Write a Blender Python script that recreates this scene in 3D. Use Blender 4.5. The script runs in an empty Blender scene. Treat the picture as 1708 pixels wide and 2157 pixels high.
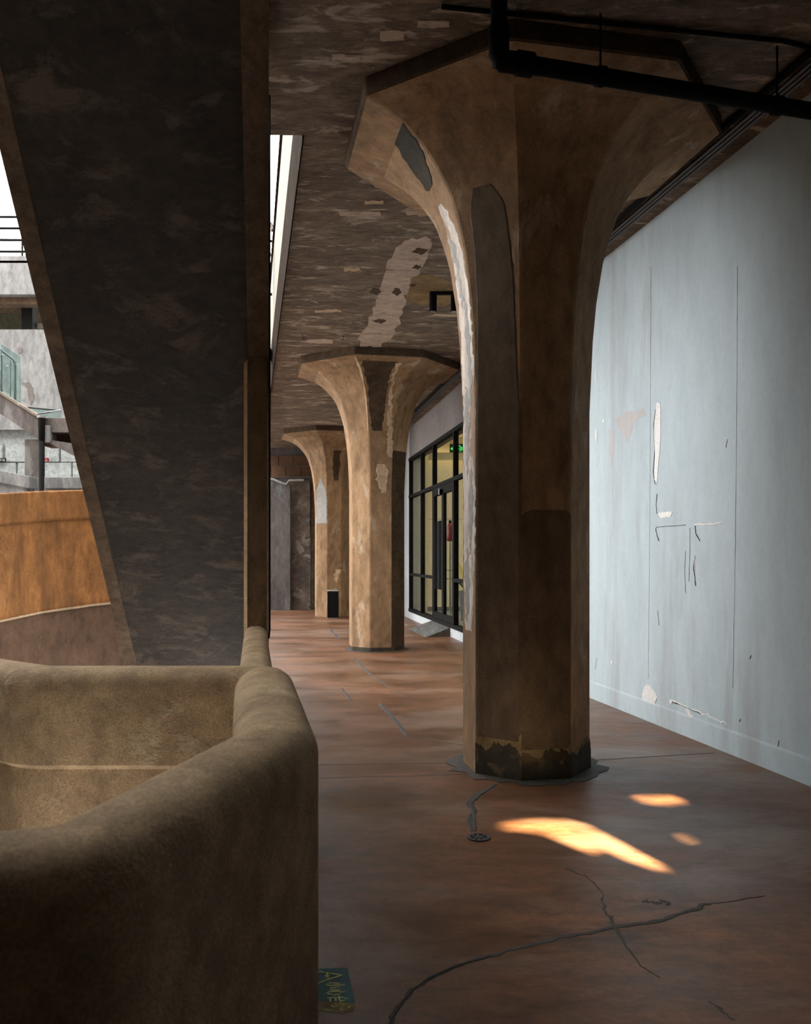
import bpy, bmesh, math, random
from mathutils import Vector
random.seed(7)
R = math.radians
SC = bpy.context.scene
COL = SC.collection

# ------------------------------------------------------------------ camera
F, CX, HY, EYE = 1755.0, 854.0, 1169.0, 1.5          # focal length in px, principal x, horizon y, eye height
cam_d = bpy.data.cameras.new('camera')
cam = bpy.data.objects.new('camera', cam_d)
COL.objects.link(cam)
cam.location = (0, 0, EYE)
cam.rotation_euler = (R(90), 0, 0)
cam_d.sensor_fit = 'HORIZONTAL'
cam_d.sensor_width = 24.0
cam_d.lens = 24.0 * F / 1708
cam_d.shift_y = (HY - 1078.5) / 1708
cam_d.clip_start = 0.05
cam_d.dof.use_dof = True
cam_d.dof.focus_distance = 7.0
cam_d.dof.aperture_fstop = 5.0
SC.camera = cam

# ------------------------------------------------------------------ sky, sun, exposure
w = bpy.data.worlds.new('overcast_sky')
SC.world = w
w.use_nodes = True
bg = w.node_tree.nodes['Background']
bg.inputs['Color'].default_value = (1.0, 0.99, 0.97, 1)
bg.inputs['Strength'].default_value = 10.5

SUN_DIR = Vector((0.15, -0.90, 0.40)).normalized()       # towards the sun
sun_d = bpy.data.lights.new('sun', 'SUN')
sun_d.energy = 200.0
sun_d.angle = R(0.42)
sun_d.color = (1.0, 0.83, 0.52)
sun = bpy.data.objects.new('sun', sun_d)
COL.objects.link(sun)
sun.rotation_euler = SUN_DIR.to_track_quat('Z', 'Y').to_euler()
sun.location = (3, -14, 9)

vs = SC.view_settings
vs.view_transform = 'Standard'
vs.look = 'None'
vs.exposure = -0.4
vs.gamma = 1.0
vs.use_curve_mapping = False

# ------------------------------------------------------------------ helpers
def ray(x, y):
    return Vector(((x - CX) / F, 1.0, -(y - HY) / F))
def at(x, y, Y):                       # photo pixel at a chosen distance
    d = ray(x, y)
    return Vector((d.x * Y, Y, EYE + d.z * Y))
def on_z(x, y, z=0.0):                 # photo pixel on a horizontal plane
    d = ray(x, y)
    t = (z - EYE) / d.z
    return Vector((d.x * t, t, z))
def on_plane(x, y, p, n):
    d = ray(x, y); o = Vector((0, 0, EYE))
    t = (p - o).dot(n) / d.dot(n)
    return o + d * t

class MB:
    def __init__(s): s.v = []; s.f = []
    def add(s, vs_, fs):
        b = len(s.v); s.v += [tuple(p) for p in vs_]; s.f += [tuple(i + b for i in f) for f in fs]
        return s
    def box(s, a, b):
        x0, y0, z0 = a; x1, y1, z1 = b
        return s.hexa([(x0,y0,z0),(x1,y0,z0),(x1,y1,z0),(x0,y1,z0)], [(x0,y0,z1),(x1,y0,z1),(x1,y1,z1),(x0,y1,z1)])
    def hexa(s, lo, hi):
        return s.add(list(lo) + list(hi), [(3,2,1,0),(4,5,6,7),(0,1,5,4),(1,2,6,5),(2,3,7,6),(3,0,4,7)])
    def prism(s, poly, z0, z1):        # plan polygon
        n = len(poly)
        return s.add([(p[0],p[1],z0) for p in poly] + [(p[0],p[1],z1) for p in poly],
              [tuple(reversed(range(n))), tuple(range(n, 2*n))] + [(i,(i+1)%n,(i+1)%n+n,i+n) for i in range(n)])
    def slab(s, pts, off):             # any planar polygon thickened by a vector
        n = len(pts); off = Vector(off)
        return s.add(list(pts) + [Vector(p) + off for p in pts],
              [tuple(reversed(range(n))), tuple(range(n, 2*n))] + [(i,(i+1)%n,(i+1)%n+n,i+n) for i in range(n)])
    def tube(s, path, r, n=10, cap=True):
        path = [Vector(p) for p in path]
        rr = r if isinstance(r, (list, tuple)) else [r] * len(path)
        rings = []; up = None
        for i, p in enumerate(path):
            a = path[max(i-1,0)]; b = path[min(i+1,len(path)-1)]
            t = (b - a).normalized()
            if up is None:
                up = Vector((0,0,1)) if abs(t.z) < .9 else Vector((1,0,0))
            u = t.cross(up).normalized(); v = u.cross(t).normalized(); up = v
            rings.append([p + (u*math.cos(2*math.pi*k/n) + v*math.sin(2*math.pi*k/n))*rr[i] for k in range(n)])
        return s.loft(rings, cap)
    def loft(s, rings, cap=True, closed=True):
        n = len(rings[0]); fs = []
        for i in range(len(rings)-1):
            for k in range(n if closed else n-1):
                a = i*n+k; b = i*n+(k+1)%n
                fs.append((a, b, b+n, a+n))
        if cap:
            fs.append(tuple(reversed(range(n)))); m = (len(rings)-1)*n
            fs.append(tuple(range(m, m+n)))
        return s.add([p for r_ in rings for p in r_], fs)
    def build(s, name, mat, parent=None, smooth=False, bevel=0.0):
        me = bpy.data.meshes.new(name)
        me.from_pydata(s.v, [], s.f)
        bm = bmesh.new(); bm.from_mesh(me)
        bmesh.ops.recalc_face_normals(bm, faces=bm.faces[:])
        bm.to_mesh(me); bm.free()
        if smooth:
            for p in me.polygons: p.use_smooth = True
        me.materials.append(mat)
        o = bpy.data.objects.new(name, me)
        COL.objects.link(o)
        if parent is not None: o.parent = parent
        if bevel:
            b = o.modifiers.new('bevel', 'BEVEL'); b.width = bevel; b.segments = 2; b.limit_method = 'ANGLE'; b.angle_limit = R(40)
        return o

def empty(name, loc=(0,0,0)):
    o = bpy.data.objects.new(name, None); COL.objects.link(o)
    o.location = loc; o.empty_display_size = .2
    return o
def tag(o, label=None, cat=None, group=None, kind=None):
    if label: o['label'] = label
    if cat: o['category'] = cat
    if group: o['group'] = group
    if kind: o['kind'] = kind
    return o
def fix(root):                          # parts are built in world space: keep them there under a moved root
    from mathutils import Matrix
    inv = Matrix.Translation(-Vector(root.location))
    def rec(o):
        for c in o.children:
            if c.get('_f') is None:
                c.matrix_parent_inverse = inv if o is root else Matrix.Identity(4)
                c['_f'] = 1; del c['_f']
            rec(c)
    rec(root)

# ------------------------------------------------------------------ materials
def concrete(name, base, dark, fleck=None, scale=1.0, stretch=(1,1,1), fleck_lo=.56, fleck_hi=.62, fleck_scale=6.0,
             rough=.85, bump=.25, grime=None, grime_lo=.5, grime_scale=.8, grime_stretch=(1,1,.25), rough_var=0.0, grain=60.0, spec=.3, grime_hi=None, detail_contrast=.35, fleck_stretch=None, grain_c=.18):
    m = bpy.data.materials.new(name); m.use_nodes = True
    nt = m.node_tree; N = nt.nodes; L = nt.links
    bsdf = N['Principled BSDF']
    geo = N.new('ShaderNodeNewGeometry')
    def noise(sc, stretch_, det=6, rgh=.6, dist=0.0, off=(0,0,0)):
        dist *= .35; mp = N.new('ShaderNodeMapping'); mp.inputs['Scale'].default_value = stretch_; mp.inputs['Location'].default_value = off
        L.new(geo.outputs['Position'], mp.inputs['Vector'])
        n = N.new('ShaderNodeTexNoise'); n.inputs['Scale'].default_value = sc; n.inputs['Detail'].default_value = det
        n.inputs['Roughness'].default_value = rgh; n.inputs['Distortion'].default_value = dist
        L.new(mp.outputs['Vector'], n.inputs['Vector'])
        return n.outputs['Fac']
    def remap(v, lo, hi, a=0.0, b=1.0):
        mr = N.new('ShaderNodeMapRange'); mr.inputs['From Min'].default_value = lo; mr.inputs['From Max'].default_value = hi
        mr.inputs['To Min'].default_value = a; mr.inputs['To Max'].default_value = b
        L.new(v, mr.inputs['Value']); return mr.outputs['Result']
    def mix(fac, a, b, mode='MIX'):
        x = N.new('ShaderNodeMix'); x.data_type = 'RGBA'; x.blend_type = mode
        if isinstance(fac, float): x.inputs[0].default_value = fac
        else: L.new(fac, x.inputs[0])
        for i, c in ((6, a), (7, b)):
            if isinstance(c, tuple): x.inputs[i].default_value = (*c, 1)
            else: L.new(c, x.inputs[i])
        return x.outputs[2]
    big = noise(1.3*scale, stretch, 5, .6, .4)
    col = mix(remap(big, .36, .64), dark, base)
    fine = noise(grain*scale, (1,1,1), 4, .7)
    mid = noise(9*scale, stretch, 5, .65, .8, (3,1,2))
    v = remap(mid, .3, .7, 1-detail_contrast, 1+detail_contrast)
    v2 = remap(fine, .3, .7, 1-grain_c, 1+grain_c)
    mul = N.new('ShaderNodeMath'); mul.operation = 'MULTIPLY'; L.new(v, mul.inputs[0]); L.new(v2, mul.inputs[1])
    vm = N.new('ShaderNodeVectorMath'); vm.operation = 'SCALE'; L.new(col, vm.inputs[0]); L.new(mul.outputs[0], vm.inputs['Scale'])
    col = vm.outputs[0]
    hgt = mid
    if fleck:
        fl = noise(fleck_scale*scale, fleck_stretch or stretch, 7, .68, 1.2, (7,5,3))
        ff = remap(fl, fleck_lo, fleck_hi)
        col = mix(ff, col, fleck)
        ad = N.new('ShaderNodeMath'); ad.operation = 'ADD'; L.new(mid, ad.inputs[0]); L.new(ff, ad.inputs[1]); hgt = ad.outputs[0]
    if grime:
        g = noise(grime_scale*scale, grime_stretch, 8, .7, .6, (11,2,9))
        col = mix(remap(g, grime_lo, grime_hi or grime_lo+.16), col, grime)
    L.new(col, bsdf.inputs['Base Color'])
    if rough_var:
        L.new(remap(big, .3, .7, rough-rough_var, rough+rough_var), bsdf.inputs['Roughness'])
    else: bsdf.inputs['Roughness'].default_value = rough
    bsdf.inputs['Specular IOR Level'].default_value = spec
    ad2 = N.new('ShaderNodeMath'); ad2.operation = 'MULTIPLY_ADD'; ad2.inputs[1].default_value = .35
    L.new(fine, ad2.inputs[0]); L.new(hgt, ad2.inputs[2])
    bp = N.new('ShaderNodeBump'); bp.inputs['Strength'].default_value = bump; bp.inputs['Distance'].default_value = .02
    L.new(ad2.outputs[0], bp.inputs['Height']); L.new(bp.outputs['Normal'], bsdf.inputs['Normal'])
    return m
def plain(name, c, rough=.5, metal=0.0, var=.15, sc=8.0, spec=.5):
    m = bpy.data.materials.new(name); m.use_nodes = True
    nt = m.node_tree; b = nt.nodes['Principled BSDF']
    n = nt.nodes.new('ShaderNodeTexNoise'); n.inputs['Scale'].default_value = sc; n.inputs['Detail'].default_value = 4
    g = nt.nodes.new('ShaderNodeNewGeometry'); nt.links.new(g.outputs['Position'], n.inputs['Vector'])
    r = nt.nodes.new('ShaderNodeValToRGB')
    r.color_ramp.elements[0].color = (*[x*(1-var) for x in c], 1); r.color_ramp.elements[1].color = (*[min(1, x*(1+var)) for x in c], 1)
    r.color_ramp.elements[0].position = .3; r.color_ramp.elements[1].position = .7
    nt.links.new(n.outputs['Fac'], r.inputs[0]); nt.links.new(r.outputs[0], b.inputs['Base Color'])
    b.inputs['Roughness'].default_value = rough; b.inputs['Metallic'].default_value = metal
    b.inputs['Specular IOR Level'].default_value = spec
    return m
def glow(name, c, s):
    m = bpy.data.materials.new(name); m.use_nodes = True
    nt = m.node_tree; b = nt.nodes['Principled BSDF']
    b.inputs['Base Color'].default_value = (*c, 1); b.inputs['Emission Color'].default_value = (*c, 1); b.inputs['Emission Strength'].default_value = s
    return m
def glassy(name, tint, refl=.045):
    m = bpy.data.materials.new(name); m.use_nodes = True
    nt = m.node_tree; N = nt.nodes; N.remove(N['Principled BSDF'])
    out = N['Material Output']; t = N.new('ShaderNodeBsdfTransparent'); t.inputs[0].default_value = (*tint, 1)
    g = N.new('ShaderNodeBsdfGlossy'); g.inputs['Roughness'].default_value = .03
    mx = N.new('ShaderNodeMixShader')
    mx.inputs[0].default_value = refl; nt.links.new(t.outputs[0], mx.inputs[1]); nt.links.new(g.outputs[0], mx.inputs[2])
    nt.links.new(mx.outputs[0], out.inputs[0])
    return m

MT = {}
MT['column'] = concrete('worn_tan_concrete', (0.324,0.202,0.11), (0.226,0.134,0.0704), fleck=(0.416,0.317,0.22), fleck_scale=3.2, stretch=(1,1,.45), fleck_lo=.57, fleck_hi=.66,
                        grime=(0.0921,0.062,0.0365), grime_lo=.56, grime_scale=1.3, bump=.25)
MT['shaded_dark_render'] = concrete('shaded_grey_brown_render', (0.133,0.0925,0.0582), (0.0986,0.0686,0.0428), stretch=(1,1,.5), bump=.2)
MT['pier'] = concrete('stained_ochre_concrete', (0.182,0.119,0.063), (0.084,0.0595,0.035), fleck=(0.252,0.168,0.084), fleck_scale=3, stretch=(1,1,.5), grime=(0.028,0.0245,0.0175), grime_lo=.5, grime_scale=2.2)
MT['parapet'] = concrete('smooth_tan_render', (0.422,0.303,0.177), (0.317,0.215,0.123), fleck=(0.486,0.41,0.27), fleck_scale=2.2, fleck_lo=.58, fleck_hi=.7, bump=.55, grime=(0.18,0.122,0.0718), grime_lo=.57, grime_scale=2.4, grime_stretch=(1,1,1), detail_contrast=.3, grain=130, grain_c=.34)
MT['ceiling'] = concrete('trowelled_ceiling_plaster', (0.195,0.142,0.101), (0.12,0.084,0.0586), fleck=(0.455,0.365,0.289), fleck_scale=3.4, stretch=(.8,2.2,1), fleck_lo=.54, fleck_hi=.63,
                         grime=(0.075,0.0525,0.0361), grime_lo=.55, grime_scale=1.5, grime_stretch=(.7,1.6,1), bump=.5, detail_contrast=.5)
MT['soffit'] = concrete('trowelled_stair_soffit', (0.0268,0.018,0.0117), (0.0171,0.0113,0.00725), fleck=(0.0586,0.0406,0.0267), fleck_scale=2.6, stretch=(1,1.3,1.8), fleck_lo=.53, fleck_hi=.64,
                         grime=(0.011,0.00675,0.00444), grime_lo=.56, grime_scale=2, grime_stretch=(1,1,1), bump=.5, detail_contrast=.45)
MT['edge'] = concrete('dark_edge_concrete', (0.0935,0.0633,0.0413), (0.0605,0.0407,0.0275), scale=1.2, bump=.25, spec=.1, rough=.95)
MT['dark_trim'] = concrete('dark_brown_edge', (0.021,0.013,0.00756), (0.0143,0.00882,0.00504), fleck=(0.0462,0.0315,0.021), fleck_scale=3, fleck_lo=.6, fleck_hi=.66, bump=.3, spec=.02, rough=1.0)
MT['floor'] = concrete('sealed_red_brown_floor', (0.175,0.0732,0.0329), (0.0993,0.0449,0.0212), fleck=(0.201,0.128,0.0889), fleck_scale=1.1, stretch=(.7,1.3,1), fleck_lo=.50, fleck_hi=.66,
                       grime=(0.0409,0.0218,0.0122), grime_lo=.56, grime_scale=1.7, grime_stretch=(.6,1.5,1), rough=.42, rough_var=.14, bump=.10, spec=.42, grain=40)
MT['wall'] = concrete('pale_blue_grey_paint', (0.547,0.65,0.704), (0.483,0.575,0.63), scale=.8, stretch=(1,1,.3), rough=.7, bump=.06, grime=(.33,.325,.335), grime_lo=.52, grime_scale=1.2, grime_stretch=(1.5,1.5,.22), grime_hi=.8, detail_contrast=.06, grain=30, grain_c=.04)
MT['joint_line'] = plain('dirty_plaster_joint', (.30,.30,.30), .9, var=.3, sc=20)
MT['mauve_stain'] = concrete('mauve_drip_stain', (.55,.545,.55), (.50,.485,.49), stretch=(1,1,.3), rough=.7, bump=.05, detail_contrast=.08, grain_c=.04)
MT['shop_paint'] = concrete('pale_grey_paint', (0.445,0.472,0.49), (0.393,0.419,0.438), rough=.95, bump=.06, detail_contrast=.06, grain_c=.04, spec=.05)
MT['wall_top'] = concrete('grey_mauve_tone', (0.184,0.166,0.161), (0.152,0.138,0.134), scale=.8, rough=.95, spec=.05, bump=.06, detail_contrast=.08)
MT['white_patch'] = concrete('bare_white_plaster', (.86,.86,.85), (.80,.80,.79), bump=.1, detail_contrast=.06)
MT['pale_patch'] = concrete('pale_ochre_plaster', (0.549,0.407,0.269), (0.442,0.312,0.195), scale=2, bump=.4, detail_contrast=.25)
MT['bare_strip'] = concrete('bare_pink_plaster', (0.49,0.382,0.304), (0.412,0.314,0.245), fleck=(0.255,0.182,0.127), fleck_scale=3.5, stretch=(.7,2,1), fleck_lo=.58, fleck_hi=.64, scale=1.5, bump=.4, detail_contrast=.25)
MT['water_stain'] = concrete('ochre_water_stain', (0.282,0.182,0.0804), (0.188,0.118,0.0512), scale=2, stretch=(.6,2,1), bump=.4, detail_contrast=.5)
MT['grey_patch'] = concrete('grey_cement_patch', (0.368,0.36,0.344), (0.304,0.296,0.28), scale=1.5, bump=.2, detail_contrast=.15)
MT['lit_limewash'] = concrete('patchy_lit_limewash', (0.747,0.703,0.658), (0.538,0.463,0.404), fleck=(0.359,0.247,0.172), fleck_scale=3.5, stretch=(1,1,.35), fleck_lo=.52, fleck_hi=.6, bump=.25)
MT['damp'] = concrete('ochre_damp_stain', (.235,.165,.085), (.15,.105,.055), fleck=(.10,.075,.045), fleck_scale=4, bump=.3)
MT['mould'] = concrete('dark_mould', (.055,.045,.03), (.03,.026,.018), fleck=(.13,.09,.05), fleck_scale=5, bump=.4)
MT['crack'] = plain('dark_crack_filler', (0.0385,0.0315,0.0245), .7, var=.4, sc=30)
MT['crack_grey'] = plain('grey_crack_filler', (0.0572,0.0506,0.044), .7, var=.35, sc=30)
MT['gap'] = plain('open_gap', (.03,.025,.02), .9)
MT['black_metal'] = plain('black_painted_metal', (.006,.006,.006), .8, spec=.08)
MT['black_soft'] = plain('black_plastic', (.005,.005,.0055), .8, spec=.08)
MT['black_matte'] = plain('black_rubber', (.010,.010,.010), 1.0, spec=.0)
MT['grey_metal'] = plain('galvanised_conduit', (.10,.10,.105), .45, .6)
MT['steel'] = plain('brushed_steel', (.55,.56,.57), .3, .9)
MT['far_concrete'] = concrete('pale_grey_concrete', (0.176,0.173,0.17), (0.134,0.132,0.132), stretch=(1,1,.4), fleck=(0.212,0.209,0.205), fleck_scale=1.5, grime=(0.0705,0.0692,0.0705), grime_lo=.52, grime_scale=1.1, grime_stretch=(1.6,1.6,.22), bump=.15)
MT['far_brown'] = concrete('brown_grey_concrete', (0.104,0.0899,0.0829), (0.0812,0.0684,0.0626), stretch=(1,1,.4), fleck=(0.145,0.136,0.128), fleck_scale=2, grime=(0.0464,0.0383,0.0348), grime_lo=.5, grime_scale=1.2, grime_stretch=(2,2,.2), bump=.15)
MT['ramp_wall'] = concrete('orange_ochre_render', (0.386,0.167,0.0529), (0.283,0.121,0.0383), stretch=(1,1,.5), fleck=(0.423,0.204,0.0733), fleck_scale=1.5, grime=(0.116,0.0592,0.0244), grime_lo=.46, grime_scale=1.1, grime_stretch=(2.2,2.2,.3), bump=.2, grime_hi=.68)
MT['ramp_low'] = concrete('mauve_brown_render', (0.135,0.0794,0.0478), (0.104,0.0602,0.0367), stretch=(1,1,.6), grime=(0.0721,0.0435,0.0272), grime_lo=.52, grime_scale=1.3, bump=.2)
MT['stone'] = concrete('pale_stone', (0.226,0.242,0.234), (0.181,0.196,0.192), scale=1.5, grime=(0.128,0.143,0.143), grime_lo=.54, grime_scale=1.6, bump=.35)
MT['brick'] = concrete('old_brick', (0.156,0.081,0.045), (0.096,0.051,0.03), scale=2, bump=.4)
MT['end_grey'] = concrete('slate_grey_concrete', (0.14,0.122,0.115), (0.091,0.0805,0.077), stretch=(1,1,.35), fleck=(0.175,0.182,0.189), fleck_scale=1.6, grime=(0.056,0.049,0.0455), grime_lo=.55)
MT['rubble'] = concrete('flaking_rubble', (0.21,0.164,0.133), (0.105,0.084,0.07), fleck=(0.294,0.259,0.231), fleck_scale=2.6, grime=(0.049,0.042,0.0385), grime_lo=.5, grime_scale=1.8, grime_stretch=(1,1,.8), bump=.5)
MT['mortar'] = plain('lime_mortar', (0.204,0.162,0.126), .9)
MT['upper'] = concrete('cream_limewash', (0.23,0.208,0.174), (0.208,0.187,0.153), stretch=(1,1,.2), grime=(0.17,0.145,0.111), grime_lo=.58, grime_scale=2, bump=.1, detail_contrast=.1)
MT['glass'] = glassy('clear_glass', (.93,.95,.93))
MT['green_glass'] = glassy('green_tinted_glass', (.78,.90,.89))
MT['shop_wall'] = concrete('cream_shop_wall', (.60,.54,.40), (.56,.50,.37), bump=.03, detail_contrast=.04, rough=.8)
MT['shop_floor'] = concrete('grey_shop_floor', (.25,.25,.24), (.19,.19,.18), stretch=(.5,2,1), bump=.05, rough=.5)
MT['led'] = glow('warm_cove_led', (1.0,.80,.42), 5.5)
MT['wood'] = concrete('weathered_grey_board', (0.105,0.105,0.099), (0.066,0.066,0.0633), stretch=(4,.6,1), fleck=(0.176,0.176,0.171), fleck_scale=3, fleck_stretch=(5,.6,1), bump=.4)
MT['wood_side'] = plain('brown_board_edge', (0.096,0.066,0.045), .8)
MT['sign_teal'] = concrete('worn_teal_paint', (0.0342,0.162,0.18), (0.0228,0.104,0.133), fleck=(0.038,0.19,0.133), fleck_scale=8, bump=.1, rough=.6)
MT['sign_lime'] = plain('lime_letter_paint', (.75,.86,.34), .6, var=.2, sc=60)
MT['sign_worn'] = concrete('worn_off_sticker_glue', (.36,.27,.15), (.24,.17,.11), fleck=(.46,.50,.18), fleck_scale=22, fleck_lo=.58, fleck_hi=.62, bump=.2)
MT['exit_green'] = glow('exit_sign_green', (.06,.85,.16), 1.6)
MT['exit_panel'] = plain('exit_sign_panel', (.012,.05,.022), .4)
MT['red'] = plain('red_plastic', (.16,.008,.010), .45)
MT['white'] = plain('white_print', (.28,.28,.28), .9, spec=.1)
MT['leaf'] = plain('dark_green_leaf', (.05,.10,.04), .45, var=.4)
MT['leaf_gold'] = plain('yellow_green_leaf', (.42,.34,.07), .5, var=.3)
MT['pot'] = plain('grey_planter', (.10,.10,.10), .7)
MT['skin'] = plain('skin', (.55,.31,.22), .55, var=.06)
MT['hair'] = plain('black_hair', (.012,.011,.012), .5, var=.3, sc=60)
MT['shirt'] = plain('white_cotton', (.82,.82,.82), .85, var=.05)
MT['trousers'] = plain('dark_trousers', (.03,.035,.05), .85)
MT['ground'] = concrete('courtyard_paving', (0.278,0.242,0.209), (0.209,0.181,0.153), bump=.2)

# ------------------------------------------------------------------ geometry constants
H = 4.5                                               # ceiling
AX = -0.187                                           # dX/dY of the gallery axis
def wallA(Y): return 3.733 - 0.205 * Y                # painted wall
def wallB(Y): return 3.363 - 0.166 * Y                # shopfront wall
PA = Vector((wallA(0), 0, 0)); NA = Vector((1, .205, 0)).normalized()
PB = Vector((wallB(0), 0, 0)); NB = Vector((1, .166, 0)).normalized()
YK = (3.733 - 3.363) / (0.205 - 0.166)                # where both walls meet
def slabedge(Y): return -0.726 + AX * (Y - 5.955)
def stairR(Y): return -0.164 * Y
def soffit(Y): return 2.8 + (5.45 - Y) * 0.8376
SW = 1.43                                             # stair width
YEND = 23.4
YBACK = -5.0
XLW, YLW = -4.8, 7.4                                  # added light-blocking wall left of the stairwell

# ------------------------------------------------------------------ the setting
floor = tag(MB().prism([(wallA(YBACK)+.02, YBACK+.03), (wallA(YK)+.02, YK), (wallB(YEND)+.02, YEND), (-6.0, YEND), (-4.6, 23.2), (-1.75, 9.75), (stairR(9.65)+.008, 9.65), (stairR(5.78)+.008, 5.78), (-.915, 5.44), (-.56, 3.45), (-.33, 2.2), (-.53, 1.34), (-1.35, .93), (XLW+.02, .88), (XLW+.02, YBACK+.03)], -.35, 0.0)
            .build('floor', MT['floor']), 'red-brown sealed concrete gallery floor with cracks', kind='structure')
ceiling = tag(MB().prism([(wallA(YBACK)+.6, YBACK+.03), (wallA(YK)+.6, YK), (wallB(YEND)+.6, YEND+.3), (slabedge(YEND+.3), YEND+.3), (slabedge(5.955), 5.955), (stairR(5.955)-.04, 5.955), (stairR(1.15)-.04, 1.15), (stairR(1.15)-SW-.01, 1.15), (stairR(3.0)-SW-.01, 3.0), (XLW-.2, 3.0), (XLW-.2, YBACK+.03)], H, H+.66)  # unseen part left of the stair is added, cut to shape the skylight
            .build('ceiling', MT['ceiling']), 'brown trowelled ceiling slab with flaking plaster', kind='structure')

# added wall behind the viewer: blocks the sun, openings shaped for the sun patches
def on_back(x, y):                     # lit floor point, traced back along the sun to the wall behind the viewer
    p = on_z(x, y); return p + SUN_DIR * ((YBACK - p.y) / SUN_DIR.y)
SUN_PATCH = [(1030,1745),(1085,1733),(1140,1728),(1200,1729),(1240,1739),(1300,1770),(1360,1803),(1418,1833),(1370,1829),(1320,1812),(1270,1790),(1240,1797),(1200,1781),(1140,1756),(1090,1748)]
DAPPLE = [[(1330,1684),(1370,1672),(1420,1672),(1440,1690),(1400,1695),(1360,1692)], [(1425,1764),(1450,1760),(1465,1768),(1440,1774)]]
bm = bmesh.new()
def loop(pts):
    v = [bm.verts.new(p) for p in pts]
    return [bm.edges.new((v[i], v[(i+1) % len(v)])) for i in range(len(v))]
eds = loop([(-26, YBACK, -1.3), (9, YBACK, -1.3), (9, YBACK, 20), (-26, YBACK, 20)])
for poly in [SUN_PATCH] + DAPPLE: eds += loop([on_back(*p) for p in poly])
bmesh.ops.triangle_fill(bm, use_beauty=True, use_dissolve=False, edges=eds)
me = bpy.data.meshes.new('sun_mask_wall'); bm.to_mesh(me); bm.free(); me.materials.append(MT['edge'])
wbk = bpy.data.objects.new('sun_mask_wall', me); COL.objects.link(wbk)
so = wbk.modifiers.new('thickness', 'SOLIDIFY'); so.thickness = .04; so.offset = 0
tag(wbk, 'added unseen wall behind the viewer with openings shaped for the sun patches', kind='structure')
tag(MB().box((XLW-.2, YBACK+.03, -1.3), (XLW, YLW, H)).build('light_block_wall', MT['edge']), 'added unseen wall left of the stairwell that keeps light off the foreground', kind='structure')  # added out of view to hold skylight off the foreground

wr = empty('wall_right', (wallA(3), 3, 0)); tag(wr, 'pale blue-grey painted wall with peeling plaster', kind='structure')
MB().prism([(wallA(YBACK), YBACK+.03), (wallA(YK), YK), (wallA(YK)+.3, YK), (wallA(YBACK)+.3, YBACK+.03)], 0, H).build('wall_face', MT['wall'], wr)
ws = empty('wall_shop', (wallB(12), 12, 0)); tag(ws, 'painted wall around the black shopfront', kind='structure')
SY0, SY1 = 11.9, 19.7                                 # shopfront extent along the wall
ZS, ZT, ZM, ZH = .17, 2.87, 1.045, 3.78               # sill, transom, lower rail, head
def bwall(y0, y1, z0, z1, name, mat, t=.3):
    MB().prism([(wallB(y0), y0), (wallB(y1), y1), (wallB(y1)+t, y1), (wallB(y0)+t, y0)], z0, z1).build(name, mat, ws)
bwall(YK, SY0, 0, H, 'wall_face', MT['wall'])
bwall(SY1, YEND, 0, H, 'wall_face', MT['shop_paint'])
bwall(SY0, SY1, ZH, H, 'lintel', MT['wall_top'])  # darker and more mauve than the wall around it
bwall(SY0, SY1, 0, ZS, 'plinth', MT['shop_paint'])
fix(ws)

# ------------------------------------------------------------------ octagonal mushroom columns
PHI = 0.0254
PROFILE = [(.4526,2.5),(.464,2.75),(.475,3.0),(.5,3.27),(.546,3.56),(.575,3.67),(.607,3.77),(.64,3.86),(.675,3.935),(.725,4.01),(.78,4.077),(.845,4.147),(.914,4.21),(1.04,4.296),(1.18,4.346),(1.318,4.385)]
def oct_ring(c, q, z, ch=.012):
    pts = []
    for k in range(8):
        a = R(10 - 45*k) + PHI
        v = Vector((c[0] - q*math.sin(a), c[1] - q*math.cos(a), z))
        a2 = R(10 - 45*(k-1)) + PHI; a3 = R(10 - 45*(k+1)) + PHI
        p = Vector((c[0] - q*math.sin(a2), c[1] - q*math.cos(a2), z)); n = Vector((c[0] - q*math.sin(a3), c[1] - q*math.cos(a3), z))
        pts.append(v + (p - v).normalized()*ch); pts.append(v + (n - v).normalized()*ch)
    return pts
def prof_r(z):
    if z <= PROFILE[0][1]: return PROFILE[0][0]
    for (r0,z0),(r1,z1) in zip(PROFILE, PROFILE[1:]):
        if z <= z1: return r0 + (r1-r0)*(z-z0)/(z1-z0)
    return PROFILE[-1][0]
def facet_pt(c, deg, s, z, off=0.0):   # point on the facet whose left edge is the vertex at deg (seen from the viewer)
    q = prof_r(z)
    def V(d):
        a = R(d) + PHI
        return Vector((c[0] - q*math.sin(a), c[1] - q*math.cos(a), z))
    a, b = V(deg), V(deg-45)
    a2 = R(deg - 22.5) + PHI
    dz = .05; n = Vector((-math.sin(a2), -math.cos(a2), 0))
    sl = (prof_r(z+dz) - prof_r(z-dz)) / (2*dz) * math.cos(R(22.5))
    n = Vector((n.x, n.y, -sl)).normalized()
    return a.lerp(b, s) + n*off
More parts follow.
